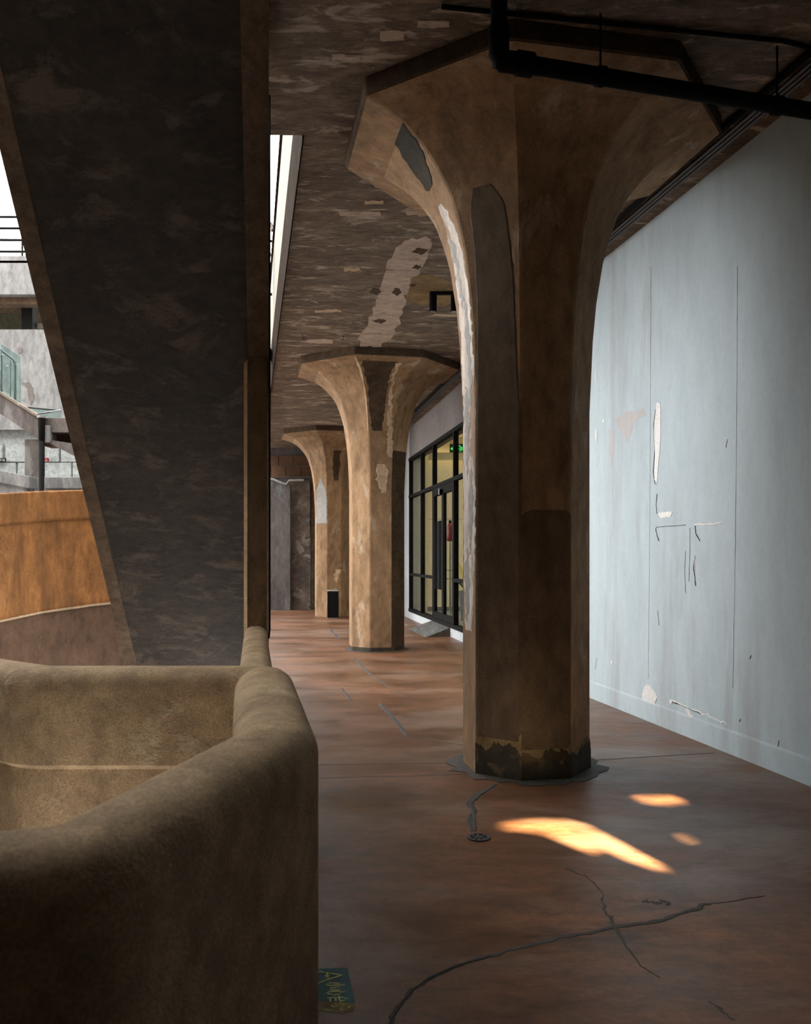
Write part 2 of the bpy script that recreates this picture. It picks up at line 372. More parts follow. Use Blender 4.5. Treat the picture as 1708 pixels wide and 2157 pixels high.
def facet_patch(c, deg, rows, mat, parent, name='plaster_patch', off=.004, jit=.03, seed=1, step=.04):
    # rows: (z, s_left, s_right) from top to bottom; irregular edges follow the flare
    rnd = random.Random(seed); z = rows[0][0]; L_, R_ = [], []; zs = []
    i = 0
    while z > rows[-1][0]:
        while i < len(rows)-2 and z < rows[i+1][0]: i += 1
        (za,l0,r0),(zb,l1,r1) = rows[i], rows[i+1]
        t = min(1, max(0, (za - z)/(za - zb)))
        l = l0+(l1-l0)*t; r = r0+(r1-r0)*t
        zs.append((z, min(1, max(0, l + rnd.uniform(-jit, jit))), min(1, max(0, r + rnd.uniform(-jit, jit)))))
        z -= step*rnd.uniform(.6, 1.3)
    b = MB(); vs_ = []; fs = []
    for z, l, r in zs:
        for s, o in ((l, -.002), (l + (r-l)*.06, off), (l + (r-l)*.5, off), (r - (r-l)*.06, off), (r, -.002)):
            vs_.append(facet_pt(c, deg, s, z, o))
    for i in range(len(zs)-1):
        for k in range(4):
            a = i*5+k; fs.append((a, a+1, a+6, a+5))
    b.add(vs_, fs)
    return b.build(name, mat, parent)
def column(c, label):
    root = empty('mushroom_column', (c[0], c[1], 0))
    tag(root, label, 'column', 'flared octagonal columns along the gallery')
    MB().loft([oct_ring(c, .4526, 0), oct_ring(c, .4526, .6), oct_ring(c, .4526, 1.2), oct_ring(c, .4526, 1.9), oct_ring(c, .4526, 2.5)]).build('shaft', MT['column'], root)
    MB().loft([oct_ring(c, q, z) for q, z in PROFILE]).build('flared_capital', MT['column'], root)
    MB().loft([oct_ring(c, 1.318, 4.385), oct_ring(c, 1.335, 4.395), oct_ring(c, 1.335, H)]).build('capital_rim', MT['edge'], root)
    return root
C1 = (.8585, 5.966); C2 = (-.46, 13.274); C3 = (-1.80, 20.55)
col1 = column(C1, 'nearest flared octagonal concrete column, dark brown with a pale lit left facet')
col2 = column(C2, 'middle tan flared octagonal column with pale ochre flaking strips')
col3 = column(C3, 'farthest flared octagonal column with grey cement patch, black bin at its foot')
# nearest column: mould at the foot, cement patches
def facet_skirt(c, deg, h0, amp, mat, parent, seed, off=.004, n=26, name='mould_patch'):
    rnd = random.Random(seed); vs_ = []; fs = []; h = h0; ph = rnd.uniform(0, 6)
    for i in range(n+1):
        t = i/n; h = h0 + amp*(.55*math.sin(ph + t*7.3) + .35*math.sin(ph*2 + t*17)) + rnd.uniform(-.3, .3)*amp
        for z, o in ((.002, off), (h*.5, off), (h*.93, off), (h, -.002)): vs_.append(facet_pt(c, deg, t, z, o))
    for i in range(n):
        for k in range(3): a = 4*i+k; fs.append((a, a+4, a+5, a+1))
    return MB().add(vs_, fs).build(name, mat, parent)
for k, deg in enumerate((55, 10, -35)):
    facet_skirt(C1, deg, (.29,.25,.22)[k], .05, MT['damp'], col1, 110+k, off=.003, name='damp_stain')
    facet_skirt(C1, deg, (.22,.19,.18)[k], .045, MT['mould'], col1, 10+k, off=.0055)
facet_patch(C1, 55, [(3.92,.32,.6),(3.8,.2,.78),(3.4,.12,.88),(2.9,.05,.93),(2.4,0,1),(1.75,0,1),(.8,0,1),(.24,0,1)], MT['shaded_dark_render'], col1, 'cement_patch', seed=3, jit=.006)  # real dark patches, carried to the foot to paint in shade too
facet_patch(C1, 10, [(1.80,.22,.95),(1.775,0,1),(1.4,0,1),(.9,0,1),(.2,0,1)], MT['shaded_dark_render'], col1, 'cement_patch', seed=4, jit=.004, step=.02)
facet_patch(C1, 100, [(4.30,.62,.98),(4.2,.45,.97),(4.08,.40,.75),(4.04,.45,.6)], MT['mould'], col1, 'mould_patch', seed=5, jit=.02, step=.02)
facet_patch(C1, 100, [(3.95,.45,.6),(3.7,.3,.85),(3.3,.2,.95),(2.9,.08,.97),(2.4,.05,.98),(1.6,.05,.97),(1.2,.1,.9),(.95,.2,.7)], MT['lit_limewash'], col1, 'lit_limewash_patch', seed=29, jit=.05, off=.002)  # limewash patches, paled further to paint in skylight on this facet
for j, (zt, l, r, zb) in enumerate(((3.75,.35,.6,3.2),(3.3,.5,.85,2.5),(2.7,.2,.6,2.0),(2.1,.45,.9,1.5),(1.55,.15,.6,1.0))):
    facet_patch(C1, 100, [(zt, (l+r)/2-.05, (l+r)/2+.05), ((zt*2+zb)/3, l, r), ((zt+2*zb)/3, l+.08, r-.05), (zb, (l+r)/2-.04, (l+r)/2+.04)], MT['grey_patch'], col1, 'lit_limewash_patch', seed=30+j, jit=.10, off=.0035)
# middle column
facet_patch(C2, 10, [(4.33,.66,.74),(4.1,.66,.76),(3.7,.72,.84),(3.35,.74,.96),(3.1,.70,.99),(2.98,.86,1.0)], MT['pale_patch'], col2, seed=21, jit=.05)
facet_patch(C2, 10, [(2.90,.25,.72),(2.8,.3,.8),(2.65,.28,.78),(2.5,.5,.7),(2.42,.62,.7)], MT['pale_patch'], col2, seed=22, jit=.07)
facet_patch(C2, 10, [(4.34,.04,.66),(4.1,.05,.62),(3.7,.05,.6),(3.4,.1,.5)], MT['edge'], col2, 'bare_patch', seed=23, jit=.03, off=.003)
facet_patch(C2, 55, [(4.37,.94,1.0),(4.1,.95,1.0),(3.75,.94,1.0),(3.4,.96,1.0)], MT['pale_patch'], col2, seed=24, jit=.02)
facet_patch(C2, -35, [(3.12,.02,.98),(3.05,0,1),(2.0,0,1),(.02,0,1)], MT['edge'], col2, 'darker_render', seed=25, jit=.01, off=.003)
for k, deg in enumerate((100, 55, 10, -35)):
    facet_patch(C2, deg, [(.07,0,1),(.05,0,1),(.005,0,1)], MT['mould'], col2, 'mould_patch', seed=40+k, step=.012)
# farthest column
facet_patch(C3, 55, [(3.35,.45,.6),(3.2,.3,.75),(3.05,.08,.95),(2.6,.02,.98),(2.25,.02,.98)], MT['grey_patch'], col3, 'cement_patch', seed=51, jit=.03)
facet_patch(C3, 10, [(4.0,.4,.75),(3.6,.38,.78),(3.25,.45,.72)], MT['edge'], col3, 'bare_patch', seed=52)
facet_patch(C3, 10, [(1.15,.55,.9),(.95,.5,.85),(.8,.6,.7)], MT['pale_patch'], col3, seed=53, jit=.1)
for r_ in (col1, col2, col3): fix(r_)

# ------------------------------------------------------------------ parapets (rounded copings swept along a plan path)
def sweep(path, prof, closed=False):
    rings = []; n = len(path)
    P = [Vector((p[0], p[1])) for p in path]
    for i, p in enumerate(P):
        d0 = (p - P[i-1]).normalized() if i else (P[1] - p).normalized()
        d1 = (P[i+1] - p).normalized() if i < n-1 else (p - P[i-1]).normalized()
        n0 = Vector((d0.y, -d0.x)); n1 = Vector((d1.y, -d1.x))
        m = (n0 + n1).normalized(); k = 1 / max(.35, m.dot(n0))
        rings.append([Vector((p.x + m.x*o*k, p.y + m.y*o*k, z)) for o, z in prof])
    return rings
def coping(T, h, low, step_in=.035, zstep=.68, nr=8):
    # right-hand (inner) side is +offset
    r = T*.42; pr = [(T/2 - step_in, low), (T/2 - step_in, zstep - .02), (T/2, zstep)]
    for k in range(nr+1):
        a = math.pi/2 * k/nr
        pr.append((T/2 - r + r*math.cos(a), h - r*.85 + r*.85*math.sin(a)))
    for k in range(nr+1):
        a = math.pi/2 + math.pi/2 * k/nr
        pr.append((-T/2 + r + r*math.cos(a), h - r*.85 + r*.85*math.sin(a)))
    pr.append((-T/2, low))
    return pr
def curve_path(pts, rad=.05, n=4):     # slightly rounded plan corners
    out = [Vector(pts[0])]
    for i in range(1, len(pts)-1):
        p = Vector(pts[i]); a = (Vector(pts[i-1]) - p).normalized(); b = (Vector(pts[i+1]) - p).normalized()
        for k in range(n+1):
            t = k/n; out.append((p + a*rad)*(1-t)**2 + p*2*t*(1-t) + (p + b*rad)*t**2)
    out.append(Vector(pts[-1]))
    return out
well = [(-2.45, 4.10), (-1.47, 3.36), (-.57, 3.36), (-.345, 2.215), (-.535, 1.365), (-1.35, 1.06), (-2.6, 1.06)]
wp = tag(MB().loft(sweep(curve_path(well), coping(.232, 1.05, -.6, step_in=.022)), True).build('stairwell_parapet', MT['parapet'], None, True),
         'thick rounded tan concrete parapet bending around the stairwell in the foreground', 'parapet')
wp.modifiers.new('es', 'EDGE_SPLIT').split_angle = R(35)
gp = tag(MB().loft(sweep([(-.622, 3.47), (-.981, 5.447)], coping(.145, 1.035, -.35, step_in=0)), True).build('gallery_parapet', MT['parapet'], None, True),
         'narrow rounded parapet running from the stairwell back to the ochre pier', 'parapet')
gp.modifiers.new('es', 'EDGE_SPLIT').split_angle = R(35)
gr_ = empty('gallery_railing', (-1.70, 9.72, 0)); tag(gr_, 'dark metal railing along the open gallery edge beyond the stair foot', 'railing')
g0, g1 = Vector((-1.72, 9.72, 0)), Vector((-4.35, 23.2, 0))
for z in (.12, .42, .72, 1.05): MB().tube([g0 + Vector((0,0,z)), g1 + Vector((0,0,z))], .022 if z > 1 else .012, 8).build('rail', MT['black_metal'], gr_)
for k in range(10):
    p = g0.lerp(g1, k/9); MB().tube([p - Vector((0,0,.02)), p + Vector((0,0,1.05))], .02, 8).build('post', MT['black_metal'], gr_)
fix(gr_)

# pier under the stair
pier = empty('stair_pier', (-.98, 5.6, 0)); tag(pier, 'narrow stained ochre concrete pier standing on the parapet under the stair edge', 'pier')
def pierbox(x0, x1, y0, y1):
    return MB().hexa([(x0,y0,-.35),(x1,y0,-.35),(x1+AX*(y1-y0),y1,-.35),(x0+AX*(y1-y0),y1,-.35)],
                     [(x0,y0,soffit(y0)-.003),(x1,y0,soffit(y0)-.003),(x1+AX*(y1-y0),y1,soffit(y1)-.003),(x0+AX*(y1-y0),y1,soffit(y1)-.003)])
pierbox(-1.035, -.907, 5.45, 5.77).build('pier_body', MT['pier'], pier)
MB().hexa([(-1.062,5.475,.9),(-1.034,5.447,.9),(-1.034,5.70,.9),(-1.062,5.70,.9)], [(-1.062,5.475,2.76),(-1.034,5.447,2.78),(-1.034,5.7,2.57),(-1.062,5.7,2.57)]).build('lit_chamfered_arris', MT['pale_patch'], pier)  # pale colour paints in the skylight along the chamfer
fix(pier)
cab = [at(567.9, y, 5.435) for y in (150, 400, 700, 1000, 1200)] + [at(567.9, 1295, 5.435), at(568, 1325, 5.435), at(566, 1345, 5.43)]
tag(MB().tube(cab, .006, 8).build('black_cable', MT['black_matte'], None, True), 'thin black cable running down the right edge of the ochre pier', 'cable')

# ------------------------------------------------------------------ the stair flight overhead
st = empty('stair_flight', (-2.4, 8.3, 0)); tag(st, 'dark sloping underside of a concrete stair flight rising overhead at the left', 'stair')
YA, YB = 1.2, 9.6
def strip(x0, x1, z0, z1, ya=YA, yb=YB):
    q = lambda Y, x, z: (stairR(Y)+x, Y, soffit(Y)+z)
    return MB().hexa([q(ya,x0,z0), q(ya,x1,z0), q(yb,x1,z0), q(yb,x0,z0)], [q(ya,x0,z1), q(ya,x1,z1), q(yb,x1,z1), q(yb,x0,z1)])
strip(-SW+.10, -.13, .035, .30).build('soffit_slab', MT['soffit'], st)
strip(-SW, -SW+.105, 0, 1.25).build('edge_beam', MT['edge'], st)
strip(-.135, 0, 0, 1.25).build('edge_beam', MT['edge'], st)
fix(st)

# ------------------------------------------------------------------ slab edge, upper parapet, bridge
def fasc(x0, x1, z0, z1, ya, yb):
    return MB().hexa([(slabedge(ya)+x0,ya,z0),(slabedge(ya)+x1,ya,z0),(slabedge(yb)+x1,yb,z0),(slabedge(yb)+x0,yb,z0)],
                     [(slabedge(ya)+x0,ya,z1),(slabedge(ya)+x1,ya,z1),(slabedge(yb)+x1,yb,z1),(slabedge(yb)+x0,yb,z1)])
t1 = tag(fasc(-.012, .0, H-.035, H+.66, 5.955, YEND).build('trim_1', MT['dark_trim']), 'brown edge band of the ceiling slab beside the slot of sky', kind='structure')
tag(MB().loft(sweep([(slabedge(5.2)+.07, 5.2), (slabedge(YEND)+.07, YEND)], [(.105,6.361),(.105,6.43),(-.105,6.43),(-.105,6.361)])).build('parapet_cap', MT['dark_trim']), 'thin cap along the top of the cream upper parapet, coloured dark as its overhang shadow', 'coping')  # dark colour paints in the shadow under the cap
up = tag(MB().loft(sweep([(slabedge(5.2)+.07, 5.2), (slabedge(YEND)+.07, YEND)], [(.08,H+.661),(.08,6.28),(.05,6.36),(-.05,6.36),(-.08,6.28),(-.08,H+.661)])).build('upper_parapet', MT['upper']),
         'cream sunlit parapet of the floor above seen through the slot', 'parapet')

br = empty('footbridge', (-3.4, 13.4, 4.95)); tag(br, 'slim footbridge with dark rails seen through the narrow slot', 'bridge')
MB().box((-5.2, 12.75, 4.75), (-2.25, 14.2, 4.95)).build('deck', MT['far_concrete'], br)
for z in (6.34, 5.99, 5.52): MB().tube([(-5.2, 12.85, z), (-2.06, 12.85, z)], .022, 8).build('rail', MT['black_metal'], br)
for x in (-5.1, -4.1, -3.1): MB().tube([(x, 12.85, 4.95), (x, 12.85, 6.34)], .02, 8).build('post', MT['black_metal'], br)
fix(br)
# person leaning at the bridge rail
def skin(name, nodes, edges, mat, parent, sub=2):
    me = bpy.data.meshes.new(name); me.from_pydata([n[0] for n in nodes], edges, [])
    o = bpy.data.objects.new(name, me); COL.objects.link(o); o.parent = parent
    me.materials.append(mat)
    m = o.modifiers.new('skin', 'SKIN'); m.use_smooth_shade = True
    lay = me.skin_vertices[0] if me.skin_vertices else None
    if lay is None:
        bpy.context.view_layer.objects.active = o
        bpy.ops.mesh.customdata_skin_add(); lay = me.skin_vertices[0]
    for i, n in enumerate(nodes):
        r_ = n[1]; lay.data[i].radius = (r_, r_) if not isinstance(r_, tuple) else r_
    lay.data[0].use_root = True
    o.modifiers.new('sub', 'SUBSURF').levels = sub; o.modifiers['sub'].render_levels = sub
    return o
pe = empty('person', (-2.44, 13.12, 4.95)); tag(pe, 'dark-haired person in a white shirt leaning at the bridge rail, seen through the slot', 'person')
Q = lambda x, y, z: (-2.44 + x, 13.12 + y, 4.95 + z)
B = [(Q(0,0,.95),.13),(Q(.01,0,1.12),.125),(Q(.05,-.01,1.30),.14),(Q(.11,-.02,1.42),.11),(Q(.17,-.04,1.50),.052),(Q(.235,-.06,1.56),.06),(Q(.285,-.07,1.62),.085),(Q(.30,-.07,1.69),.078),   # pelvis..crown 0-7
     (Q(-.08,0,.90),.095),(Q(-.09,-.02,.50),.062),(Q(-.09,.02,.10),.042),(Q(-.10,-.10,.035),.035),                                  # left leg 8-11
     (Q(.08,0,.90),.095),(Q(.09,-.02,.50),.062),(Q(.10,.02,.10),.042),(Q(.11,-.10,.035),.035),                                      # right leg 12-15
     (Q(-.10,-.01,1.40),.062),(Q(-.20,-.06,1.18),.045),(Q(-.10,-.25,1.30),.034),(Q(-.03,-.31,1.27),.026),                           # left arm 16-19
     (Q(.24,-.03,1.37),.062),(Q(.29,-.08,1.18),.045),(Q(.315,-.24,1.25),.033),(Q(.335,-.31,1.22),.026),                              # right arm 20-23
     (Q(.305,-.155,1.615),.016)]                                                                                                  # nose 24
Eg = [(0,1),(1,2),(2,3),(3,4),(4,5),(5,6),(6,7),(0,8),(8,9),(9,10),(10,11),(0,12),(12,13),(13,14),(14,15),(3,16),(16,17),(17,18),(18,19),(3,20),(20,21),(21,22),(22,23),(6,24)]
def hand(w_, sx):
    b = len(B)
    B.append(((w_[0], w_[1]-.035, w_[2]-.03), .028)); Eg.append((19 if sx < 0 else 23, b))
    for k, ln in enumerate((.055,.065,.06,.045)):
        o_ = (k-1.5)*.017; base_ = (w_[0]+o_, w_[1]-.055, w_[2]-.05)
        i = len(B); B.append((base_, .009)); B.append(((base_[0], base_[1]-.012, base_[2]-ln*.55), .0085)); B.append(((base_[0], base_[1]+.008, base_[2]-ln), .0075)); Eg.extend([(b,i),(i,i+1),(i+1,i+2)])
    i = len(B); B.append(((w_[0]-sx*.035, w_[1]-.04, w_[2]-.035), .010)); B.append(((w_[0]-sx*.045, w_[1]-.05, w_[2]-.065), .009)); Eg.extend([(b,i),(i,i+1)])
hand(B[19][0], -1); hand(B[23][0], 1)
skin('body', B, Eg, MT['skin'], pe)
skin('shirt', [(Q(0,0,.90),.145),(Q(.01,0,1.12),.14),(Q(.05,-.01,1.30),.155),(Q(.11,-.02,1.42),.12),(Q(.15,-.03,1.465),.07),(Q(-.10,-.01,1.40),.078),(Q(-.19,-.055,1.20),.065),(Q(.24,-.03,1.37),.078),(Q(.288,-.075,1.20),.065)],
     [(0,1),(1,2),(2,3),(3,4),(3,5),(5,6),(3,7),(7,8)], MT['shirt'], pe)
skin('trousers', [(Q(0,0,.94),.148),(Q(-.08,0,.88),.11),(Q(-.09,-.02,.50),.08),(Q(-.09,.02,.08),.065),(Q(.08,0,.88),.11),(Q(.09,-.02,.50),.08),(Q(.10,.02,.08),.065)], [(0,1),(1,2),(2,3),(0,4),(4,5),(5,6)], MT['trousers'], pe)
skin('hair', [(Q(.295,-.035,1.70),.092),(Q(.285,-.02,1.64),.088),(Q(.305,-.10,1.735),.055),(Q(.34,-.06,1.71),.055),(Q(.255,-.06,1.70),.055)], [(0,1),(0,2),(0,3),(0,4)], MT['hair'], pe)
for dx in (-.03, .03):
    c = Vector(Q(.30+dx, -.148, 1.645)); MB().tube([c + Vector((-.012,0,0)), c, c + Vector((.012,0,0))], [.003,.006,.003], 8).build('eye', MT['hair'], pe, True)
    c = Vector(Q(.292+dx*2.9, -.06, 1.62)); MB().tube([c + Vector((0,0,-.03)), c, c + Vector((0,0,.03))], [.006,.014,.008], 8).build('ear', MT['skin'], pe, True)
c = Vector(Q(.296, -.142, 1.575)); MB().tube([c + Vector((-.022,.004,0)), c, c + Vector((.022,.004,0))], [.003,.006,.003], 8).build('mouth', MT['red'], pe, True)
fix(pe)

# ------------------------------------------------------------------ far end of the gallery
ew = empty('wall_end', (-2.5, YEND, 0)); tag(ew, 'dim end wall of the gallery with exposed brick courses', kind='structure')
MB().box((-6.2, YEND, 0), (wallB(YEND)+.3, YEND+.3, H)).build('wall_face', MT['end_grey'], ew)
b0 = at(572, 1006, YEND-.02); bw = .42; bh = .30
brick_mesh = None
for r_ in range(2):
    for k in range(-1, 4):
        x0 = b0.x + (k + .5*(r_ % 2))*bw; z0 = b0.z + .02 + r_*bh
        bo = MB().box((x0+.012, YEND-.06-random.uniform(0,.02), z0+.012), (x0+bw-.012, YEND+.01, z0+bh-.012)).build('brick', MT['brick'], ew, bevel=.008)
MB().box((b0.x-.6, YEND-.04, b0.z), (b0.x+1.9, YEND, b0.z+2*bh+.02)).build('mortar_bed', MT['mortar'], ew)
fix(ew)
YS = 22.6
def px_slab(pts, Y, t): return MB().slab([at(x, y, Y) for x, y in pts], (0, t, 0))
base = lambda x, Y: (x, HY + F*EYE/Y)
sc_ = empty('screen_wall', at(592, 1286, YS)); tag(sc_, 'slate-grey concrete screen wall at the far end beside the pier', 'wall')
px_slab([base(556,YS), base(611,YS), (611,1020), (603,1022), (596,1016), (585,1014), (576,1010), (556,1008)], YS, .25).build('panel', MT['end_grey'], sc_)
MB().tube([at(556,1008,YS-.02), at(576,1010,YS-.02), at(590,1016,YS-.02), at(603,1020,YS-.02), at(609,1012,YS-.02), at(640,1011,YS-.02)], .03, 7).build('broken_top_edge', MT['grey_patch'], sc_)
fix(sc_)
Y2 = 23.0
rb = empty('rubble_wall', at(635, 1283, Y2)); tag(rb, 'flaking low rubble wall between the screen wall and the farthest column', 'wall')
px_slab([base(609,Y2), base(654,Y2), (654,1012), (609,1012)], Y2, .25).build('wall_body', MT['rubble'], rb)
px_slab([(612,1016),(652,1016),(653,1060),(652,1130),(640,1134),(628,1110),(624,1060),(618,1040)], Y2-.04, .05).build('plaster_patch', MT['rubble'], rb)
px_slab([(655, 1290-8), (667, 1290-8), (667, 960), (655, 960)], Y2, .3).build('jamb', MT['edge'], rb)
fix(rb)

# ------------------------------------------------------------------ shopfront
def bp(Y, z, o=0.0): return Vector((wallB(Y) + o, Y + o*.166, z))     # o: distance into the shop
def bbar(y0, y1, z0, z1, o0, o1):
    return MB().hexa([bp(y0,z0,o0), bp(y1,z0,o0), bp(y1,z0,o1), bp(y0,z0,o1)], [bp(y0,z1,o0), bp(y1,z1,o0), bp(y1,z1,o1), bp(y0,z1,o1)])
win = empty('window_1', bp(17, 0)); tag(win, 'black steel framed shopfront glazing', kind='structure')
MUL = [19.62, 18.15, 16.85, 14.97, 13.5, 12.0]
for y in MUL: bbar(y-.035, y+.035, ZS, ZH, -.02, .07).build('mullion', MT['black_metal'], win)
bbar(SY0, SY1, ZH-.07, ZH, -.025, .075).build('head_rail', MT['black_metal'], win)
bbar(SY0, SY1, ZS, ZS+.07, -.025, .075).build('sill_rail', MT['black_metal'], win)
bbar(SY0, SY1, ZT-.035, ZT+.035, -.022, .072).build('transom', MT['black_metal'], win)
for y0, y1 in ((16.88, 19.62), (12.0, 14.95)): bbar(y0, y1, ZM-.03, ZM+.03, -.021, .071).build('lower_rail', MT['black_metal'], win)
for a, b in zip(MUL, MUL[1:]):
    bbar(b+.035, a-.035, ZT+.035, ZH-.07, .02, .028).build('pane', MT['glass'], win)
    if a != 16.85:
        bbar(b+.035, a-.035, ZS+.07, ZM-.03, .02, .028).build('pane', MT['glass'], win)
        bbar(b+.035, a-.035, ZM+.03, ZT-.035, .02, .028).build('pane', MT['glass'], win)
fix(win)
door = empty('door_1', bp(15.9, ZS)); tag(door, 'black framed glass double door with large black pull plates', kind='structure')
DY = [16.81, 15.91, 15.01]
for a, b in zip(DY, DY[1:]):
    leaf = bbar(b+.005, a-.005, ZS+.075, ZS+.20, -.015, .045).build('door_leaf', MT['black_metal'], door)
    bbar(b+.005, a-.005, ZT-.20, ZT-.04, -.015, .045).build('top_rail', MT['black_metal'], leaf)
    for y0, y1 in ((a-.085, a-.005), (b+.005, b+.085)): bbar(y0, y1, ZS+.2, ZT-.2, -.015, .045).build('stile', MT['black_metal'], leaf)
    bbar(b+.085, a-.085, ZS+.2, ZT-.2, .012, .02).build('pane', MT['glass'], leaf)
bbar(15.93, 16.33, .84, 2.15, -.07, -.035).build('pull_plate', MT['black_soft'], door)
bbar(15.50, 15.89, .84, 2.15, -.07, -.035).build('pull_plate', MT['black_soft'], door)
for y in (16.30, 16.2, 15.86, 15.55): bbar(y-.015, y+.015, .84, 2.15, -.085, -.06).build('plate_rib', MT['black_metal'], door)
bbar(15.95, 16.45, ZT-.20, ZT-.11, -.07, -.015).build('door_closer', MT['black_soft'], door)
bbar(15.90, 15.96, ZT-.22, ZT-.10, -.085, -.07).build('closer_cap', MT['steel'], door)
fix(door)
# shop interior
def room(pts): return MB().slab(pts, (0,0,.1))
sh = empty('wall_shop_interior', (3.5, 16, ZS)); tag(sh, 'cream interior walls of the shop', kind='structure')
MB().box((wallB(19.75)-.0, 19.78, ZS-.1), (6.5, 19.95, 4.4)).build('wall_face', MT['shop_wall'], sh)
MB().box((5.2, 11.6, ZS-.1), (5.4, 19.8, 4.4)).build('wall_face', MT['shop_wall'], sh)
MB().box((wallB(11.7)+.3, 11.55, ZS-.1), (5.4, 11.7, 4.4)).build('wall_face', MT['shop_wall'], sh)
MB().prism([(wallB(11.6)+.3,11.6),(5.4,11.6),(5.4,19.9),(wallB(19.9)+.3,19.9)], 4.3, 4.42).build('shop_ceiling', MT['shop_wall'], sh)
MB().prism([(wallB(11.6)+.08,11.6),(5.4,11.6),(5.4,19.9),(wallB(19.9)+.08,19.9)], .02, ZS).build('shop_floor', MT['shop_floor'], sh)
MB().box((wallB(19.5)+.4, 19.50, 3.72), (5.2, 19.56, 3.90)).build('cove_shelf', MT['shop_wall'], sh)
MB().box((wallB(19.5)+.4, 19.70, ZS), (5.2, 19.78, ZS+.10)).build('skirting', MT['pot'], sh)
for z in (2.35,): MB().box((wallB(19.5)+.4, 19.772, z), (5.2, 19.785, z+.008)).build('panel_joint', MT['pot'], sh)
fix(sh)
tag(MB().box((wallB(19.5)+.4, 19.62, 3.84), (5.1, 19.70, 3.87)).build('cove_light', MT['led']), 'warm light strip hidden in the cove along the shop wall', 'light')
for i, (x, y) in enumerate(((2.2, 17.6), (2.6, 15.0), (4.0, 16.4))):
    ld = bpy.data.lights.new('shop_downlight', 'AREA'); ld.energy = 60; ld.size = .35; ld.color = (1.0, .84, .58)
    lo = bpy.data.objects.new('shop_downlight', ld); COL.objects.link(lo); lo.location = (x, y, 4.26)
ex = empty('exit_sign', (1.2, 17.3, 3.6)); tag(ex, 'dark green exit sign with running figure and arrow inside the shop', 'sign')
e0 = at(947, 953, 17.3); e1 = at(992, 935, 17.3)
MB().box((e0.x, 17.3, e0.z), (e1.x, 17.33, e1.z)).build('panel', MT['exit_panel'], ex)
def expl(pts, t=.004): return MB().slab([at(x, y, 17.295) for x, y in pts], (0, t, 0))
g = expl([(949,945),(953,941.5),(953,948.5)]); g.build('arrow', MT['exit_green'], ex)
m_ = MB()
def seg2(mb, a, b, wd, Y, t=.004):
    A = Vector(a); B = Vector(b); d = (B-A).normalized(); n = Vector((-d.y, d.x))*wd/2
    mb.slab([at(p.x, p.y, Y) for p in (A-n, A+n, B+n, B-n)], (0, t, 0))
for a, b, wd in (((962,939),(969.5,939),1.2),((969,938.5),(969,951),1.2),((963.5,941),(965,941),1.8),((964.5,942),(963.5,946),1.8),((963.5,946),(966.5,948),1.2),((963.5,946),(961.5,950),1.2),((964.5,943),(967,945),1.0),((964.5,943),(962,944.5),1.0),
                 ((971,943),(974,943),1),((971,946),(975,946),1),((972.5,941),(972.5,950),1),((977,942),(982,942),1),((979.5,942),(979.5,950),1),((977,946),(982,946),1)):
    seg2(m_, a, b, wd, 17.294)
m_.build('running_figure', MT['exit_green'], ex)
for x in (950, 988):
    p = at(x, 935, 17.315); MB().tube([(p.x, 17.315, p.z), (p.x, 17.315, 4.3)], .006, 6).build('hanging_rod', MT['black_metal'], ex)
fix(ex)
# planter and red garment stand inside the shop
pl = empty('potted_plant', (1.75, 16.9, ZS)); tag(pl, 'arching leafy plant in a grey planter inside the shop door', 'plant')
pc = at(985, 1270, 16.9)
MB().loft([[Vector((pc.x + r_*math.cos(a*math.pi/6), 16.9 + r_*math.sin(a*math.pi/6), z)) for a in range(12)] for r_, z in ((.14,ZS),(.19,ZS+.6),(.17,ZS+.6),(.15,ZS+.5))]).build('planter', MT['pot'], pl)
for k in range(9):
    a = k*2*math.pi/9 + .3; L_ = random.uniform(.35, .6); h_ = random.uniform(.3, .75)
    mb = MB(); vs_ = []; n = 8
    for i in range(n+1):
        t = i/n; rr = L_*t; z = ZS+.55 + h_*math.sin(t*2.0)
        wd = .045*math.sin(math.pi*min(1, t*.95+.05)); cxp = Vector((pc.x + rr*math.cos(a), 16.9 + rr*math.sin(a), z)); sd = Vector((-math.sin(a), math.cos(a), 0))*wd
        vs_ += [cxp - sd, cxp + Vector((0,0,-.012)), cxp + sd]
    mb.add(vs_, [(3*i+j, 3*i+j+1, 3*i+j+4, 3*i+j+3) for i in range(n) for j in (0,1)])
    o = mb.build('leaf', MT['leaf_gold'] if k in (3, 6) else MT['leaf'], pl); s_ = o.modifiers.new('s', 'SOLIDIFY'); s_.thickness = .003
fix(pl)
ft = empty('fire_extinguisher', (0,0,0)); fx = at(948, 1200, 17.6); ft.location = (fx.x, 17.6, 1.2)
tag(ft, 'red cylinder hung on the shop wall seen between the door stiles', 'extinguisher')
fz = at(948, 1140, 17.6).z
MB().loft([[Vector((fx.x + r_*math.cos(a*math.pi/7), 17.6 + r_*math.sin(a*math.pi/7), z)) for a in range(14)] for r_, z in ((.055,fz),(.075,fz+.03),(.075,fz+.30),(.05,fz+.36),(.02,fz+.39))]).build('cylinder', MT['red'], ft, True)
MB().box((fx.x-.03, 17.57, fz+.38), (fx.x+.03, 17.63, fz+.44)).build('valve', MT['black_soft'], ft)
MB().box((fx.x-.02, 17.55, ZS), (fx.x+.02, 17.65, fz+.01)).build('stand', MT['steel'], ft)
fix(ft)

